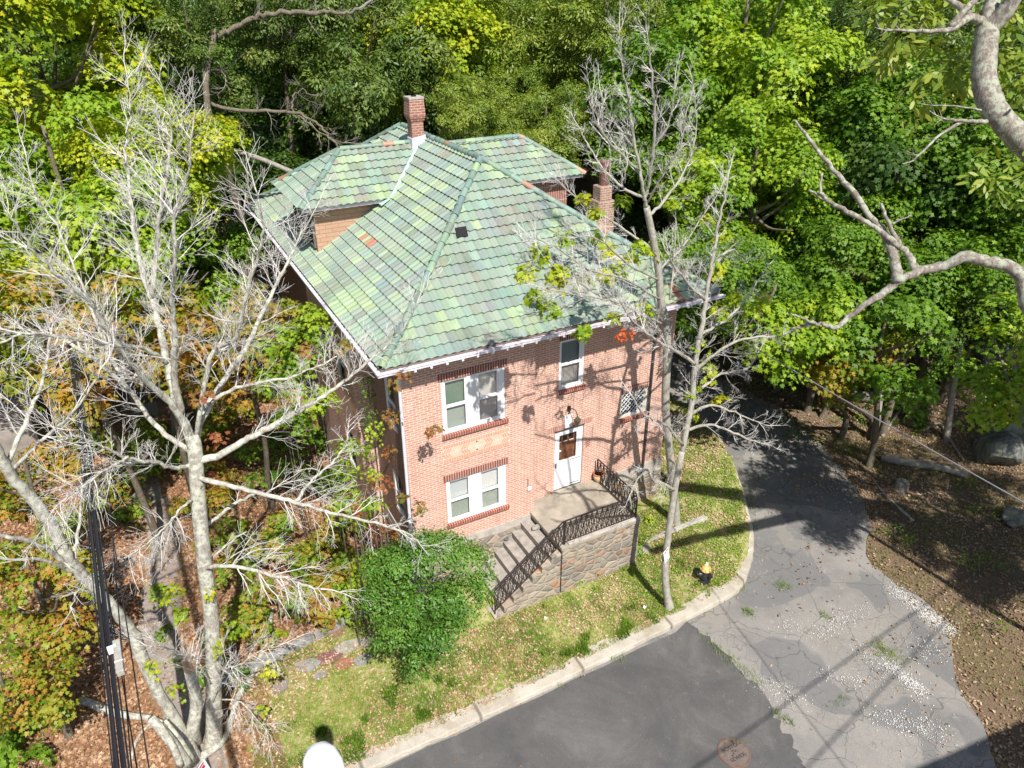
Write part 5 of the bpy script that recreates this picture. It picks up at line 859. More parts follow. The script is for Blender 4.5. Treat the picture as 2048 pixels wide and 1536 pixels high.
sc_ = ony(1333, 1110, -3.60); S1 = sign('tree_sign', sc_, .30, .34, 'white square notice with red heading nailed to the slender tree trunk', math.radians(27), mk)
sc2 = ony(408, 1541, -2.75); sign('tree_sign', sc2, .30, .40, 'white sign corner with purple red mark at the bottom edge on the leaning trunk', math.radians(50), [(0, .40, .6, .10, 1), (0, .2, .5, .2, 1)])
# ---- rear right tree with tufts of yellow leaves
g = np.random.default_rng(303); base = onz(1352, 1052, -1.2); T2 = empty('half_bare_tree', base, 'tall half bare maple with yellow green leaf tufts over the roof corner', 'tree'); tr, tw, tips = MB(), MB(), []
tr.tube(smooth_path([base-np.array([0, 0, .3]), *Yp([(1352, 1050, -1.0), (1348, 993, -1.0), (1339, 902, -1.0), (1331, 811, -1.0), (1334, 720, -1.0), (1332, 646, -1.0), (1322, 605, -1.0), (1318, 551, -1.0), (1307, 482, -1.0), (1293, 414, -1.0)])], 4), np.interp(np.linspace(0, 1, 41), [0, .08, .3, .65, 1], [px(22), px(16), px(12.5), px(11), px(8)]), 12)
S2 = dict(dens=5.2, lvl=2, ln=.75, start=.12, up=.12)
for pts, r0 in (([(1293, 414, -1.0), (1286, 380, -1.0), (1271, 296, -.9), (1257, 194, -.8), (1243, 120, -.8), (1239, 46, -.8)], 7), ([(1290, 400, -1.0), (1299, 361, -1.1), (1308, 278, -1.3), (1308, 194, -1.5), (1299, 111, -1.6), (1292, 50, -1.7)], 7), ([(1290, 395, -1.0), (1253, 380, -.7), (1211, 343, -.3), (1179, 296, 0), (1155, 250, .2)], 6), ([(1300, 430, -1.0), (1331, 398, -.9), (1373, 333, -.8), (1392, 259, -.7), (1387, 180, -.7)], 6), ([(1295, 405, -1.0), (1325, 350, -1.4), (1359, 296, -1.7), (1373, 222, -1.9)], 5), ([(1272, 300, -.9), (1240, 260, -.5), (1220, 231, -.3), (1200, 180, -.1)], 5), ([(1278, 340, -1.0), (1232, 300, -1.6), (1190, 240, -2.0), (1180, 180, -2.2)], 5), ([(1305, 300, -1.2), (1340, 240, -1.4), (1350, 160, -1.5)], 4),
                ([(1310, 500, -1.0), (1250, 460, -.6), (1190, 420, -.3), (1140, 385, 0), (1105, 350, .2)], 5), ([(1318, 560, -1.0), (1260, 530, -1.5), (1200, 480, -2.0), (1150, 470, -2.3)], 5), ([(1322, 600, -1.0), (1250, 560, -1.9), (1180, 540, -2.6), (1120, 500, -3.0), (1060, 470, -3.3)], 5), ([(1330, 650, -1.0), (1260, 620, -2.0), (1180, 580, -2.8), (1120, 540, -3.2), (1060, 490, -3.5)], 5), ([(1334, 690, -1.0), (1300, 640, -2.0), (1220, 600, -3.0), (1150, 590, -3.6), (1080, 575, -4.0)], 4), ([(1318, 540, -1.0), (1360, 500, -.8), (1400, 440, -.6), (1440, 380, -.4)], 5), ([(1340, 600, -1.0), (1348, 520, -.6), (1352, 450, -.3)], 5)): LM(pts, r0*.78, 1.2, **S2)
finish(T2, tr, tw, tips, M['bark_light'], M['twig'])
def tufts(root, name, pts, mat, seed, r=.30, nlf=46, leaf=.13, n=3, shape='maple'):
    lum = [(ony(x, y, Y_), r*s) for x, y, Y_, s in pts]; me = crown(name, lum, shape, nsp=n*6, nlf=nlf, leaf=leaf, spr=.16, seed=seed, up=.5, flat=.5); return put(name, me, mat, root)
tufts(T2, 'leaf_tufts', [(1052, 545, -3.3, .8), (1075, 505, -3.3, .6), (1110, 545, -3.2, 1.0), (1070, 585, -3.4, .7), (1100, 620, -3.4, .9), (1120, 570, -3.1, .9), (1165, 660, -3.0, .5), (1190, 430, -.4, 1.2), (1170, 400, -.3, 1.0), (1200, 470, -.5, 1.2), (1215, 500, -1.2, 1.0), (1230, 540, -1.6, 1.2), (1260, 520, -1.0, 1.0), (1275, 490, -1.0, 1.1), (1210, 550, -1.8, .7), (1285, 620, -2.0, .9), (1225, 635, -2.2, .7), (1300, 500, -.8, .8), (1240, 400, -.3, .8), (1170, 560, -2.4, .8), (1130, 475, -1.5, .7), (1345, 400, -.6, .9), (1410, 440, -.5, .9), (1380, 380, -.6, .8), (1450, 470, -.4, .9)], L['yellow'], 5, r=.20, nlf=20, n=3, leaf=.125)
tufts(T1, 'leaf_tufts', [(1475, 600, -2.5, 1.3), (1510, 620, -2.3, 1.3), (1440, 620, -2.8, 1.0), (1400, 690, -3.0, .8), (1420, 740, -3.0, .9), (1390, 780, -3.1, .9), (1450, 800, -3.4, 1.0), (1380, 830, -3.1, .8), (1430, 530, -2.7, .9), (1530, 590, -2.0, 1.2)], L['yellow'], 6, r=.20, nlf=18, n=2, leaf=.12)
tufts(T2, 'scarlet_leaves', [(1240, 668, -2.6, .5), (1258, 664, -2.6, .5)], L['scarlet'], 8, r=.08, nlf=8, leaf=.07)
tufts(LT, 'leaf_tufts', [(560, 1270, -2.6, .8), (520, 1420, -2.2, .9), (470, 1250, -2.0, .8), (350, 1180, -2.1, .8), (330, 1200, -2.2, .6), (500, 1500, -2.4, .8), (345, 1385, -2.0, 1.0), (300, 1330, -2.5, .6), (540, 1340, -2.4, .7), (440, 1290, -2.1, .7), (420, 1180, -2.0, .5)], L['yellow'], 9, r=.16, nlf=14, n=2, leaf=.09)
tufts(LT, 'turning_leaves', [(800, 760, -2.2, .9), (870, 860, -1.0, .8), (790, 900, -1.4, .9), (760, 960, -1.4, 1.2), (810, 1000, -1.3, 1.0), (720, 1000, -1.4, 1.1), (690, 690, -.8, .5), (440, 880, -1.6, .8), (420, 960, -1.9, .9), (400, 790, -1.8, .7), (610, 700, -.5, .6), (840, 1010, -1.4, .8), (780, 830, -1.6, .6)], L['red'], 10, r=.24, nlf=16, n=2, leaf=.10)
# ---- big dead oak limb from the right
g = np.random.default_rng(404); OK = empty('oak_tree', (16.2, -11.2, -1.6), 'lichen covered oak at the right edge whose dead crooked limb reaches across the woods', 'tree'); tr, tw, tips = MB(), MB(), []
def OM(pts, r0, r1, dens=1.0, lvl=1, ln=.5, start=.2, **kw): return limb(tr, tw, [at(x, y, D) for x, y, D in pts], [r0*.0060, r1*.0062], g, tips, dens, lvl, ln, start, wob=.012, sub=6, **kw)
OM([(2140, 700, 10), (2060, 620, 10), (2044, 560, 10), (2017, 532, 10), (1975, 523, 10), (1929, 514, 10), (1887, 532, 10.1), (1841, 542, 10.1), (1808, 556, 10.1), (1771, 583, 10.2), (1734, 606, 10.2), (1697, 634, 10.3), (1672, 656, 10.3), (1646, 648, 10.4), (1610, 652, 10.5), (1581, 657, 10.6)], 17, 3, .5, 1, .3, end=False)
OM([(1640, 650, 10.4), (1609, 640, 10.4), (1581, 627, 10.4)], 4, 2, 0, end=False)
OM([(1797, 565, 10.1), (1790, 523, 10.2), (1771, 472, 10.3), (1739, 431, 10.4), (1706, 384, 10.5), (1669, 343, 10.6), (1632, 296, 10.7), (1591, 241, 10.8)], 12, 3, 1.0, 0, .12, end=False)
OM([(1832, 540, 10.1), (1813, 505, 10.2), (1780, 478, 10.2), (1748, 454, 10.3), (1702, 426, 10.3), (1656, 403, 10.4), (1618, 380, 10.5)], 10, 3, 1.0, 0, .15, end=False)
OM([(1656, 400, 10.4), (1642, 384, 10.4), (1644, 347, 10.4)], 4, 3, 0, end=False); OM([(1805, 500, 10.2), (1776, 444, 10.2), (1762, 407, 10.3)], 6, 3, 0, end=False); OM([(1785, 447, 10.2), (1800, 440, 10.2), (1822, 430, 10.2)], 3, 1.5, 0, end=False)
U1 = .0070
def OU(pts, r0, r1, dens=.8, lvl=1, ln=.5, **kw): return limb(tr, tw, [at(x, y, D) for x, y, D in pts], [r0*U1, r1*U1], g, tips, dens, lvl, ln, .2, wob=.008, sub=6, **kw)
OU([(2200, 430, 11.5), (2100, 330, 11.8), (2048, 284, 12), (2001, 236, 12), (1980, 201, 12), (1968, 156, 12), (1970, 104, 12), (1975, 52, 12)], 32, 24, 0, end=False, sides=14)
OU([(1975, 60, 12), (1980, 20, 12), (1998, -40, 12.2)], 20, 15, 0, end=False); OU([(1976, 58, 12), (2012, 21, 11.8), (2034, -20, 11.6)], 22, 15, 0, end=False)
OU([(1972, 48, 12), (1939, 35, 11.8), (1908, 57, 11.7), (1870, 62, 11.6), (1785, 60, 11.4)], 10, 3, 1.5, 1, .4); OU([(1942, 30, 11.8), (1908, 6, 11.8), (1880, -20, 11.8)], 8, 5, 1); OU([(1900, 55, 11.7), (1940, 10, 11.6), (1975, -20, 11.6)], 8, 6, 0, end=False)
OU([(1967, 222, 12), (1932, 215, 11.9), (1880, 211, 11.8)], 3, 1.5, 1); OU([(1973, 243, 12), (1939, 242, 11.9), (1897, 239, 11.8)], 6, 3, 1); OU([(1920, 246, 11.9), (1880, 270, 11.8), (1828, 320, 11.7)], 5, 2, 2, 1, .3); OU([(1995, 240, 12), (2015, 225, 11.8), (2022, 218, 11.7)], 5, 2, 0, end=False)
tt = at(2200, 430, 11.5); t2 = at(2140, 700, 10); tr.tube(smooth_path([(16.2, -11.2, -1.9), (16.0, -11.2, 3), (14.4, -11.3, 8.5), t2+np.array([2.5, -.8, .6]), t2]), np.linspace(.34, .12, 17), 12); tr.tube(smooth_path([(16.05, -11.2, 2.5), (15.6, -10.6, 7), tt+np.array([2.2, -.8, -1.2]), tt]), np.linspace(.32, .26, 13), 12)
finish(OK, tr, tw, tips, M['bark_oak'], M['bark_oak'], names=('trunk', 'dead_twigs'))
# ---- woods: shared crown meshes
VAR = {}
def variants():
    for i in range(4): VAR['maple%d' % i] = crown('crown', blob_lumps((1, 1, 1.05), 30, 500+i, .36), 'maple', nsp=0.8, nlf=1, seed=0) if 0 else None
def crown_std(key, seed, R_, nl, kind, nsp, nlf, leaf, spr, **kw): VAR[key] = crown('crown', blob_lumps(R_, nl, seed, .36), kind, nsp=nsp, nlf=nlf, leaf=leaf, spr=spr, seed=seed, **kw)
for i in range(4): crown_std('maple%d' % i, 510+i, (3.4, 3.4, 3.7), 36, 'maple', 11, 52, .145, .52)
for i in range(2): crown_std('oak%d' % i, 530+i, (3.8, 3.8, 3.6), 38, 'oak', 11, 64, .155, .40, up=.45, flat=.5, droop=.2)
for i in range(2): crown_std('small%d' % i, 540+i, (1.8, 1.8, 1.6), 18, 'maple', 22, 44, .13, .40)
_RD = [tuple(p) for p in poly]
def tree(cat, key, px_, py_, D, sc, mat, label, bark='bark_brown', group=None, rot=None, zs=1.0, lean=0, ly=0):
    c_ = at(px_, py_, D); gz = float(height(c_[0], c_[1])); r_ = random.Random(int(px_*7+py_*13+D)); tx, ty = c_[0]+r_.uniform(-.8, .8)+lean, c_[1]+r_.uniform(0, 1.2)+ly
    while tx > 9 and inpoly(np.array([tx-1.0]), np.array([ty]), _RD)[0] and tx < 24: tx += .4
    gz = float(height(tx, ty)); T = empty(cat, (tx, ty, gz), label, 'tree', group); me = VAR[key]
    o = bpy.data.objects.new('crown', me); link(o, T)
    if not me.materials: me.materials.append(L['green'])
    o.material_slots[0].link = 'OBJECT'; o.material_slots[0].material = L[mat]
    o.location = Vector(c_)-T.location; o.rotation_euler = (r_.uniform(-.1, .1), r_.uniform(-.1, .1), rot if rot is not None else r_.uniform(0, 6.28)); o.scale = (sc, sc, sc*zs)
    big = 3.4*sc if key[:5] != 'small' else 1.7*sc; q_ = MB(); rr = .05+.045*big; top = c_+np.array([0, 0, big*.6]); q_.tube(smooth_path([(tx, ty, gz-.3), (tx, ty, gz+1), ((tx+c_[0])/2+r_.uniform(-.2, .2), (ty+c_[1])/2, (gz+c_[2])/2), c_, top], 4), np.linspace(rr, rr*.25, 17), 8)
    for i in range(7):
        a_ = r_.uniform(0, 6.28); b0 = c_+np.array([0, 0, -big*r_.uniform(.1, .7)]); e = c_+np.array([math.cos(a_)*big*.75, math.sin(a_)*big*.75, big*r_.uniform(-.25, .6)]); q_.tube(smooth_path([b0, (b0+e)/2+np.array([0, 0, -.15*big*r_.random()]), e], 4), np.linspace(rr*.42, .02, 9), 5)
    q_.build('trunk', M[bark], T, smooth=True); return T
W = [ # kind, variant, px, py, D, scale, material, label
 ('maple_tree','maple0',70,110,27,1.35,'yellow','yellow maple filling the upper left corner'),
 ('maple_tree','maple1',330,330,25,.72,'yellow','yellow green maple left of the roof, level with the chimney base'),
 ('maple_tree','maple2',130,400,24,1.15,'bright','yellow green maple behind the top of the dead tree'),
 ('maple_tree','maple3',290,560,24,.85,'bright','bright green maple low behind the dead tree branches'),
 ('maple_tree','maple1',20,560,22,.85,'yellow','yellow green maple at the left edge, half way down'),
 ('maple_tree','maple2',385,500,28,.62,'green','green maple just left of the lower left roof eave'),
 ('maple_tree','small0',140,690,19,1.2,'olive','olive and brown turning maple low on the left behind the dead tree'),
 ('maple_tree','small1',330,700,20,1.2,'olive','olive turning maple low between the dead tree limbs'),
 ('maple_tree','small0',480,700,21,1.0,'olive','small turning maple beside the left wall of the house'),
 ('oak_tree','oak0',385,100,31,.90,'oak','silvery green oak above the yellow maple, upper left'),
 ('oak_tree','oak1',700,120,34,1.35,'oak','big grey green oak behind the left of the chimney'),
 ('oak_tree','oak0',560,30,33,.95,'oak','oak at the top edge with a thick dark crooked limb'),
 ('maple_tree','maple0',880,120,35,1.1,'yellow','yellow green maple directly above the chimney'),
 ('oak_tree','oak1',1060,130,37,1.15,'oaklight','light green oak right of the yellow maple at the top edge'),
 ('oak_tree','oak0',940,235,32,.62,'oaklight','low light green oak peeping over the ridge right of the chimney'),
 ('oak_tree','oak1',1090,255,31,.62,'oaklight','low light oak behind the right dormer'),
 ('oak_tree','oak0',1210,70,35,1.1,'oaklight','light oak behind the tip of the half bare maple'),
 ('maple_tree','maple3',1330,250,30,.95,'green','green maple behind the right chimney pot'),
 ('maple_tree','maple2',1480,120,31,1.25,'bright','tall bright green maple right of the half bare tree'),
 ('maple_tree','maple0',1500,400,27,.95,'bright','bright maple behind the right roof corner'),
 ('maple_tree','maple1',1420,580,24,.62,'green','small green maple touching the right eave corner'),
 ('oak_tree','oak1',1690,120,36,1.2,'dark','dark green tree at the top between the bright maple and the oak trunk'),
 ('ash_tree','oak0',1840,90,31,1.05,'oak','dark leafy tree behind the lichen covered oak fork'),
 ('maple_tree','maple3',1720,330,30,1.15,'green','green maple behind the upper forks of the dead oak limb'),
 ('maple_tree','maple0',1905,360,27,1.0,'green','green maple right of the dead limb forks'),
 ('maple_tree','maple2',1650,540,27,.85,'green','full green maple behind the base of the dead limb forks'),
 ('maple_tree','small1',1540,640,23,1.15,'bright','low bright green maple over the far end of the driveway'),
 ('maple_tree','small0',1760,690,24,1.35,'green','round green maple with slender trunk under the crooked limb'),
 ('maple_tree','maple1',1850,560,26,.85,'green','green maple just above the slender trunks on the right'),
 ('maple_tree','maple3',1985,590,27,.8,'dark','dark green maple at the right edge behind the limb'),
 ('maple_tree','small1',1660,700,25,1.1,'olive','brown green maple over the leftmost slender trunk'),
 ('maple_tree','small0',2040,735,18,.95,'bright','bright green branch of leaves at the right edge'),
 ('maple_tree','small1',20,1390,16,.75,'orange','turning maple in the lower left corner'),
 ('maple_tree','small0',75,1180,17,.9,'orange','yellow and orange maple left of the leaning trunk'),
 ('maple_tree','small1',60,960,18,.8,'olive','turning maple at the left edge behind the leaning trunk'),
 ('maple_tree','small0',1400,100,41,1.8,'green','green maple far behind the half bare tree, near the top edge'),
]
for cat, key, a_, b_, D, sc, mt, lab in W: tree(cat, key, a_, b_, D, sc, mt, lab, lean=5 if a_ == 2040 else 7 if a_ in (1420, 1540) else 0, ly=-5 if a_ == 2040 else 0)
# deep rows that nothing tells apart
g = np.random.default_rng(909); kf = 0
for D, n, off, sc in ((44, 13, 0, 1.6), (54, 13, 80, 2.0), (66, 14, 0, 2.5)):
    for i in range(n):
        xx = -250+off+i*2600/n+g.uniform(-40, 40); z_t = 9.0+D*.03; P_ = at(xx, 60, D); P_[2] = 9+g.uniform(-1, 1.5)+(D-44)*.08
        px_ = 1024+CF*((P_-CP)@R2)/((P_-CP)@_F); py_ = 768-CF*((P_-CP)@U2)/((P_-CP)@_F)
        tree('deciduous_tree', ['maple0', 'oak0', 'maple2', 'oak1', 'maple3'][i % 5], px_, py_, (P_-CP)@_F, sc, ['green', 'dark', 'green', 'oak', 'dark'][(i*3) % 5], 'tall green tree standing deep in the woods behind the others', group='trees deep in the woods')
for i, (x, y, z, sc, mt) in enumerate([(-4.5, 21, 4.5, .8, 'dark'), (1, 23, 5, 1.0, 'dark'), (7, 24, 5, 1.0, 'dark'), (12.5, 20, 4.5, .85, 'dark'), (18, 14, 4.5, .85, 'dark'), (23, 9, 4.5, .8, 'dark'), (-12, 16, 4.5, .8, 'green'), (-8, 25, 6, 1.0, 'dark'), (27, 3, 5, .85, 'dark'), (29, -4, 5.5, .9, 'green'), (24, 17, 8, 1.1, 'dark'), (31, 10, 8, 1.1, 'green'), (4, 31, 8, 1.2, 'dark'), (14, 29, 8, 1.2, 'dark'), (-4, 32, 9, 1.1, 'dark'), (-14, 25, 7, 1.1, 'green'), (35, 0, 8, 1.1, 'dark')]):
    P_ = np.array([x, y, z]); d_ = P_-CP; tree('understorey_tree', 'maple%d' % (i % 4), 1024+CF*(d_@R2)/(d_@_F), 768-CF*(d_@U2)/(d_@_F), d_@_F, sc, mt, 'dark understorey maple in the shade of the woods', group='understorey maples in the shade')
# trees outside the frame whose shade falls on the driveway
for i, (x, y, z, sc, mt) in enumerate([(13.4, -9.0, 7.4, .6, 'oaklight'), (16.4, -8.6, 7.6, .5, 'oak'), (21.5, -8.6, 7.6, .6, 'green'), (25.5, -8, 7.5, .85, 'green'), (15.5, -12.8, 6.6, .55, 'oaklight'), (17.8, -11.5, 7.0, .75, 'oak')]):
    P_ = np.array([x, y, z]); d_ = P_-CP; tree('oak_tree', 'oak%d' % (i % 2), 1024+CF*(d_@R2)/(d_@_F), 768-CF*(d_@U2)/(d_@_F), d_@_F, sc, mt, 'oak beside the driveway right of the picture, shading it', group='oaks right of the driveway', bark='bark_oak', ly=-4.5, lean=1.5)
g = np.random.default_rng(777); bb = at(430, 60, 29.5); gz = float(height(bb[0], bb[1])); OG = empty('oak_tree', (bb[0], bb[1], gz), 'gnarled oak with crooked grey brown limbs in the dark gap left of the chimney', 'tree'); tr, tw, tips = MB(), MB(), []
tr.tube(smooth_path([(bb[0]-.5, bb[1]+.5, gz-.3), (bb[0]-.2, bb[1]+.2, 4), at(415, 215, 29.5), bb], 4), np.linspace(.2, .1, 13), 10)
for pts, r0, r1 in (([(415, 200), (444, 213), (532, 222), (590, 227), (630, 244), (659, 273), (680, 300)], 7, 3), ([(430, 75), (473, 54), (512, 34), (551, 24), (620, 26), (654, 22), (688, 27), (718, 18)], 9, 5), ([(590, 227), (582, 205), (600, 180), (625, 190)], 3, 1.5), ([(590, 228), (640, 262), (665, 280), (690, 285)], 3, 1.5), ([(432, 70), (410, 90), (430, 120), (450, 150)], 4, 2)): limb(tr, tw, [at(x, y, 29.8) for x, y in pts], [r0*.013, r1*.013], g, tips, 2.2, 2, 1.2, .2, wob=.06)
finish(OG, tr, tw, tips, M['bark_brown'], M['bark_grey'])
fb = [at(478, 304, 27), at(522, 318, 27), at(575, 340, 27)]; q_ = MB(); q_.tube(smooth_path([fb[0]-(fb[1]-fb[0])*.2, *fb, fb[2]+(fb[2]-fb[1])*1.2]), .09, 7); finish_ = q_.build('dead_limb', M['bark_grey'], OG, smooth=True)
# leaves of the near oak, upper right
lum = [(at(x, y, D), r) for x, y, D, r in [(1830, 60, 12.6, .5), (1880, 120, 12.8, .55), (1930, 170, 13, .5), (1860, 190, 13, .4), (1990, 90, 12.9, .5), (2040, 130, 12.6, .55), (2035, 40, 12.5, .5), (1800, 20, 12.8, .5), (1990, 330, 11.9, .3), (2030, 380, 11.7, .35), (1960, 360, 12, .25), (2060, 330, 11.8, .3), (1760, 100, 13, .35), (1905, 20, 12.9, .5), (2048, 200, 13, .5), (1750, 10, 13, .4)]]
put('crown', crown('near_oak_crown', lum, 'oak', nsp=26, nlf=16, leaf=.19, spr=.22, seed=77, up=.5, flat=.5, droop=.3), L['oaklight'], OK)
# slender trunks on the right
for i, (pts, r_, lab) in enumerate([([(1660, 788), (1659, 740), (1655, 690), (1640, 600)], .10, 'leftmost slender grey trunk in the shade at the right'), ([(1754, 864), (1759, 800), (1766, 720), (1772, 600)], .135, 'middle slender grey trunk on the leaf litter'), ([(1897, 873), (1903, 800), (1916, 720), (1930, 640), (1935, 560)], .125, 'slender leaning grey trunk right of the ivy covered one'), ([(1828, 840), (1845, 770), (1862, 700), (1880, 600)], .30, 'thick trunk wrapped in green ivy'), ([(1990, 640), (1985, 560), (1975, 480)], .09, 'thin trunk near the right edge beside the boulders')]):
    b0 = onz(*pts[0], -1.1); b0[2] = float(height(b0[0], b0[1])); d_ = b0-CP; D = d_@_F; P = [at(x, y, D*(1-.012*j)) for j, (x, y) in enumerate(pts)]; P[0] = b0-np.array([0, 0, .2]); P.append(P[-1]+(P[-1]-P[-2])*1.5+np.array([0, 0, 1.5]))
    T = empty('forest_tree', b0, lab, 'tree'); q_ = MB(); Q = smooth_path(P, 4); q_.tube(Q, np.linspace(r_, r_*.6, len(Q)), 10); q_.build('trunk', M['bark_grey'] if i != 3 else M['bark_brown'], T, smooth=True)
    if i == 3: put('ivy', crown('ivy_mesh', [(b0+np.array([0, -.25, z]), .38) for z in np.arange(.2, 4.2, .4)], 'maple', nsp=50, nlf=16, leaf=.09, spr=.16, seed=3, up=.2), L['green'], T)
    T2c = P[-1]; o = bpy.data.objects.new('crown', VAR['small%d' % (i % 2)]); link(o, T); o.material_slots[0].link = 'OBJECT'; o.material_slots[0].material = L['dark' if i % 2 else 'green']; o.location = Vector(T2c)-T.location; o.scale = (1.3,)*3
# logs, rocks
M['logw'] = M['bark_grey']
fallen('fallen_log', [(1620, 735), (1680, 768), (1740, 785), (1790, 788)], .26, .20, 'big fallen log in the shade behind the slender trunks', z=-.9, cat='log')
fallen('fallen_log', [(1765, 905), (1830, 918), (1890, 930), (1935, 945)], .17, .14, 'dark rotting log lying on the litter under the pale wire', z=-1.3, cat='log')
fallen('fallen_log', [(1840, 912), (1880, 925), (1930, 942)], .12, .07, 'split pale log lying against the dark rotting one', 'rotwood', z=-1.35, cat='log')
fallen('fallen_branch', [(1745, 948), (1770, 980), (1800, 1008), (1828, 1035)], .02, .06, 'straight pale pole lying on the litter beside the driveway', 'bark_dead', z=-1.5)
fallen('fallen_branch', [(1772, 845), (1810, 800), (1840, 755)], .06, .035, 'thin pale branch leaning behind the middle slender trunk', 'bark_grey', z=-.9)
fallen('fallen_branch', [(1860, 800), (1880, 770), (1905, 745)], .16, .12, 'broken weathered limb propped right of the ivy covered trunk', 'rotwood', z=-.3)
fallen('fallen_branch', [(1850, 845), (1880, 838), (1900, 860), (1935, 900)], .07, .04, 'curved dead branch around the foot of the leaning trunk', 'bark_grey', z=-.9)
fallen('fallen_branch', [(1700, 790), (1735, 810), (1760, 835)], .07, .05, 'short dead branch left of the middle slender trunk', 'bark_grey', z=-1.0)
for i, (p_, R_, lab) in enumerate([((1995, 900), (1.0, 1.0, .9), 'large grey green boulder at the right edge, nearest the wire'), ((2040, 880), (1.1, 1.1, 1.3), 'tall dark boulder on the right edge behind the large one'), ((1985, 770), (1.3, 1.0, 1.2), 'mossy boulder up the slope behind the leaning trunk'), ((2045, 1010), (.5, .5, .4), 'small dark boulder at the right edge by the litter'), ((1990, 860), (.4, .4, .3), 'small rock wedged between the two big boulders')]):
    c_ = onz(*p_, -.9); c_[2] = float(height(c_[0], c_[1]))+R_[2]*.3; rock('boulder', c_, R_, M['rockdark'], lab, 'boulder', seed=20+i)
c_ = onz(1804, 970, -1.5); q_ = MB(); c_[2] = float(height(c_[0], c_[1])); q_.lathe(c_, [(.30, -.1), (.24, .05), (.22, .32), (.20, .33)], 11); o = q_.build('tree_stump', M['bark_grey'], None); tag(o, 'low sawn stump on the litter in front of the boulders', 'stump')
# ---- shrubs
SHR = [((800, 1130), .62), ((870, 1105), .62), ((935, 1120), .50), ((965, 1165), .32), ((775, 1185), .60), ((850, 1190), .85), ((920, 1190), .55), ((800, 1250), .60), ((865, 1260), .70), ((840, 1310), .42), ((760, 1130), .42), ((900, 1240), .42), ((830, 1345), .22), ((760, 1290), .25), ((905, 1090), .35), ((845, 1090), .4)]
bc = onz(850, 1300, -1.4); SB = empty('shrub', (bc[0], bc[1], -1.4), 'large glossy green shrub at the foot of the stairs', 'shrub')
lum = []
for (x, y), r in SHR: dsh = 16.4-(1230-y)*.004; lum.append((at(x, y, dsh+.25), r))
put('foliage', crown('shrub_mesh', lum, 'oval', nsp=80, nlf=44, leaf=.068, spr=.19, seed=91, up=.45, flat=.7, droop=.2), L['shrub'], SB)
q_ = MB()
for i, (c_, r) in enumerate(lum[:13]): q_.tube(smooth_path([(bc[0]+.05*i-.3, bc[1], -1.5), (np.array([bc[0], bc[1], -1.2])+c_)/2, c_], 4), np.linspace(.035, .012, 9), 5)
q_.build('stems', M['bark_brown'], SB)
def bush(name, pts, mat, lab, shape='maple', leaf=.10, nsp=44, nlf=26, seed=1, z=None, D=None, cat='bush', spr=.22, group=None, up=.5):
    lum = []
    for (x, y, r) in pts: lum.append(((onz(x, y, z) if z is not None else at(x, y, D)), r))
    c0 = lum[0][0]; T = empty(name, (c0[0], c0[1], float(height(c0[0], c0[1]))), lab, cat, group); put('foliage', crown(name+'_mesh', lum, shape, nsp=nsp, nlf=nlf, leaf=leaf, spr=spr, seed=seed, up=up), L[mat], T); q_ = MB()
    for c_, r in lum[:14]: q_.tube([(c_[0], c_[1], float(height(c_[0], c_[1]))-.1), c_], [.02, .01], 4)
    q_.build('stems', M['bark_brown'], T); return T
bush('maple_thicket', [(470, 1130, .6), (540, 1090, .6), (600, 1120, .6), (650, 1080, .55), (520, 1190, .5), (590, 1200, .5), (660, 1160, .5), (480, 1220, .45), (560, 1050, .5), (620, 1180, .45), (690, 1120, .5), (440, 1280, .4), (520, 1260, .4), (700, 1050, .5), (640, 1220, .35), (470, 1060, .5)], 'orange', 'wide turning maple thicket between the dead trunk and the shrub', nsp=52, z=-.7, seed=11, leaf=.11)
bush('green_bush', [(560, 940, .55), (620, 950, .5), (520, 960, .45), (590, 900, .4)], 'green', 'green bush behind the thicket, left of the house bay', z=-.3, seed=12)
bush('green_bush', [(690, 1190, .4), (720, 1160, .45), (735, 1120, .4), (700, 1220, .3)], 'bright', 'bright green weedy bush just left of the glossy shrub', z=-.8, seed=13)
bush('turning_bush', [(770, 1020, .40), (800, 1070, .35), (755, 1060, .35), (820, 1050, .25), (740, 1000, .3)], 'red', 'reddish vine bush at the front left corner of the house', z=-.0, seed=14, leaf=.09)
bush('green_bush', [(455, 1270, .3), (440, 1330, .3), (480, 1350, .25), (410, 1350, .25)], 'green', 'low green weeds around the foot of the dead trunk', z=-1.2, seed=15)
bush('turning_bush', [(230, 960, .6), (200, 1000, .5), (260, 1010, .5), (160, 1030, .5)], 'orange', 'turning bush under the cables half way up the left side', z=-.9, seed=16, leaf=.11)
bush('turning_bush', [(300, 860, .7), (350, 900, .7), (420, 850, .7), (250, 900, .6), (480, 820, .6), (410, 920, .5)], 'orange', 'rust and green low thicket behind the trunk of the dead tree', z=-.6, seed=17, leaf=.12)
bush('green_bush', [(560, 760, .7), (600, 700, .7), (540, 680, .6), (640, 800, .5), (620, 640, .6), (585, 840, .5)], 'bright', 'green leafy bush against the left wall of the house', D=20, seed=18, leaf=.11)
bush('green_bush', [(640, 880, .5), (660, 960, .5), (590, 830, .5), (550, 880, .5), (500, 900, .5)], 'green', 'dense green bush between the low limb and the side wall', z=-.4, seed=41)
bush('turning_bush', [(430, 1000, .5), (450, 960, .45), (410, 1080, .4), (360, 1010, .35)], 'olive', 'olive bush right behind the middle of the dead trunk', z=-.8, seed=42)
bush('green_bush', [(330, 1260, .25), (360, 1230, .25), (350, 1320, .25), (320, 1180, .2)], 'bright', 'small bright sprouts between the two bare trunks', z=-1.3, seed=43, nsp=30)
bush('turning_bush', [(200, 880, .6), (130, 900, .6), (250, 930, .5), (290, 940, .45)], 'orange', 'turning bush low at the left under the far end of the cables', z=-.7, seed=44)
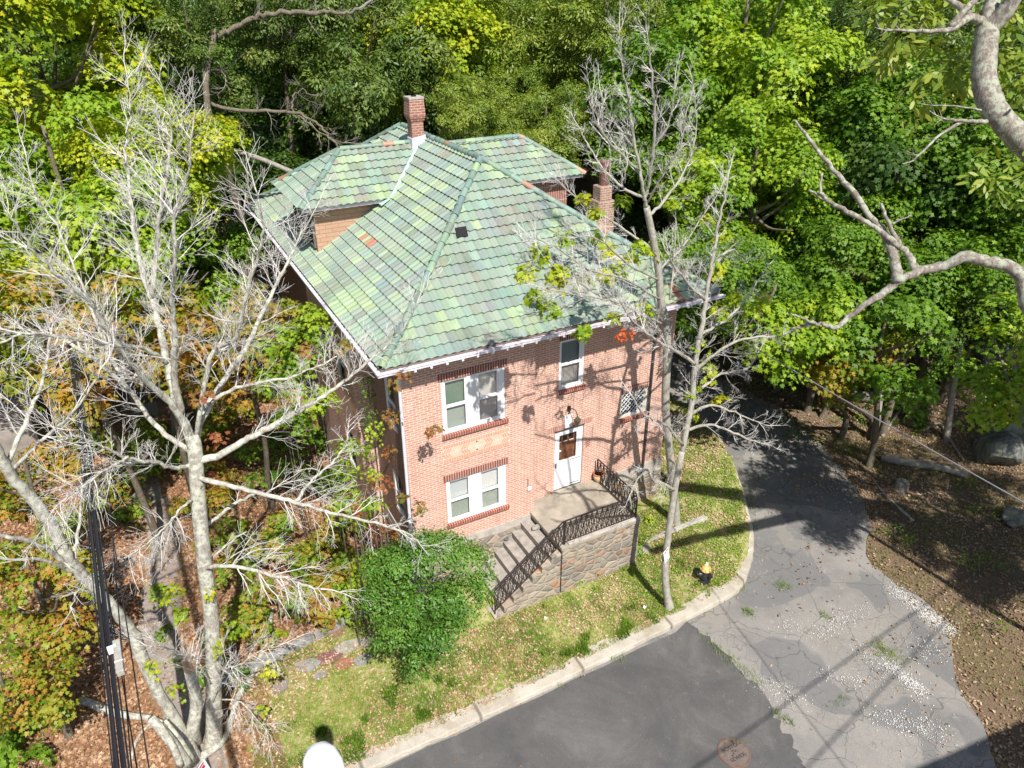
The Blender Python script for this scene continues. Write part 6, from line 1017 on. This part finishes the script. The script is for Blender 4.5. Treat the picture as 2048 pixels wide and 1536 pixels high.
bush('green_bush', [(0, 1500, .5), (20, 1450, .45), (60, 1520, .35)], 'green', 'dark green bush in the very lower left corner', z=-1.0, seed=19)
bush('ivy_vine', [(690, 940, .30), (700, 990, .30), (695, 890, .25), (715, 1010, .25), (680, 1020, .3), (740, 900, .16), (748, 950, .16), (752, 860, .14), (745, 1010, .2)], 'bright', 'ivy climbing the brick bay on the left side of the house', D=17.6, seed=20, leaf=.08, nsp=110, nlf=18, cat='ivy', up=.3)
bush('ivy_vine', [(735, 760, .10), (738, 790, .12), (742, 820, .12), (745, 850, .12)], 'green', 'narrow strip of ivy beside the upper side window', D=18.4, seed=21, leaf=.07, nsp=160, nlf=14, cat='ivy', up=.3)
bush('weed_clump', [(1290, 1075, .2), (1300, 1040, .2), (1310, 1010, .15), (1285, 1095, .15)], 'bright', 'fresh green weeds at the right porch wall', 'oval', z=-.95, seed=22, leaf=.08)
bush('weed_clump', [(1185, 1145, .12), (1160, 1160, .08)], 'bright', 'small green weed against the front porch wall', 'oval', z=-1.05, seed=23, leaf=.07)
for i, (x, y, lab) in enumerate([(1790, 1060, 'low weeds on the litter just beyond the pale pole'), (1740, 760, 'shaded undergrowth by the big fallen log'), (1640, 800, 'undergrowth clump between the far slender trunks'), (1960, 1120, 'green weeds out on the sunlit right bank'), (1990, 1250, 'green weeds on the bank right of the shell gravel'), (1950, 960, 'ferny weeds just under the pale wire at the right'), (1600, 860, 'leafy green undergrowth where the driveway meets the woods'), (1570, 830, 'leafy undergrowth on the far left of the wood edge'), (1650, 880, 'small green undergrowth patch on the litter'), (1720, 890, 'tiny seedling clump in the middle of the litter'), (1980, 1010, 'green weeds by the small dark boulder'), (1850, 860, 'green weeds at the foot of the ivy trunk'), (1700, 830, 'green weeds around the middle slender trunk')]): bush('undergrowth', [(x, y, .35), (x+25, y+8, .3), (x-22, y+6, .28)], 'green', lab, 'oval', z=-1.35, seed=30+i, leaf=.08, nlf=14, nsp=16)
# brick house beyond the street, outside the frame, whose roof throws the dark corner of shade
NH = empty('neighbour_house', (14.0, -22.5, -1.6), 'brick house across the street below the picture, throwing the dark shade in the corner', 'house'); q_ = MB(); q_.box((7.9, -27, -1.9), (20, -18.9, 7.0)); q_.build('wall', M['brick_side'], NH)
E1, E2 = onz(1832, 1536, -1.6), onz(2048, 1441, -1.6); k_ = (8.0+1.6)/sv[2]; a1 = E1+sv*k_; a2 = E2+sv*k_; d = (a2-a1)/np.linalg.norm(a2-a1); a2 = a1+d*13; nb = np.array([d[1], -d[0], 0]); q_ = MB(); r1, r2_ = a1+nb*9, a2+nb*9
q_.add([a1, a2, r2_, r1, a1-[0, 0, .25], a2-[0, 0, .25], r2_-[0, 0, .25], r1-[0, 0, .25]], [(0, 1, 2, 3), (7, 6, 5, 4), (0, 4, 5, 1), (1, 5, 6, 2), (2, 6, 7, 3), (3, 7, 4, 0)]); q_.build('roof', M['soffit'], NH)

GB = empty('garage', (-14, 13, -1.7), 'low grey stucco outbuilding with a brick corner in the shade at the left edge', 'garage'); q_ = MB(); q_.box((-19, 12.5, -2), (-9.6, 19, 1.6)); q_.build('wall', simple('shaded_stucco', (.30, .27, .24), .9, .1, var=.3, scale=1.5), GB)
q_ = MB(); q_.box((-19.3, 12.2, 1.6), (-9.3, 19.3, 1.85)); q_.build('roof', simple('flat_roof', (.16, .15, .15), .9, .1), GB); q_ = MB(); q_.box((-12.6, 12.42, -2), (-11.7, 12.499, 1.6)); q_.build('brick_corner', M['chimney'], GB)
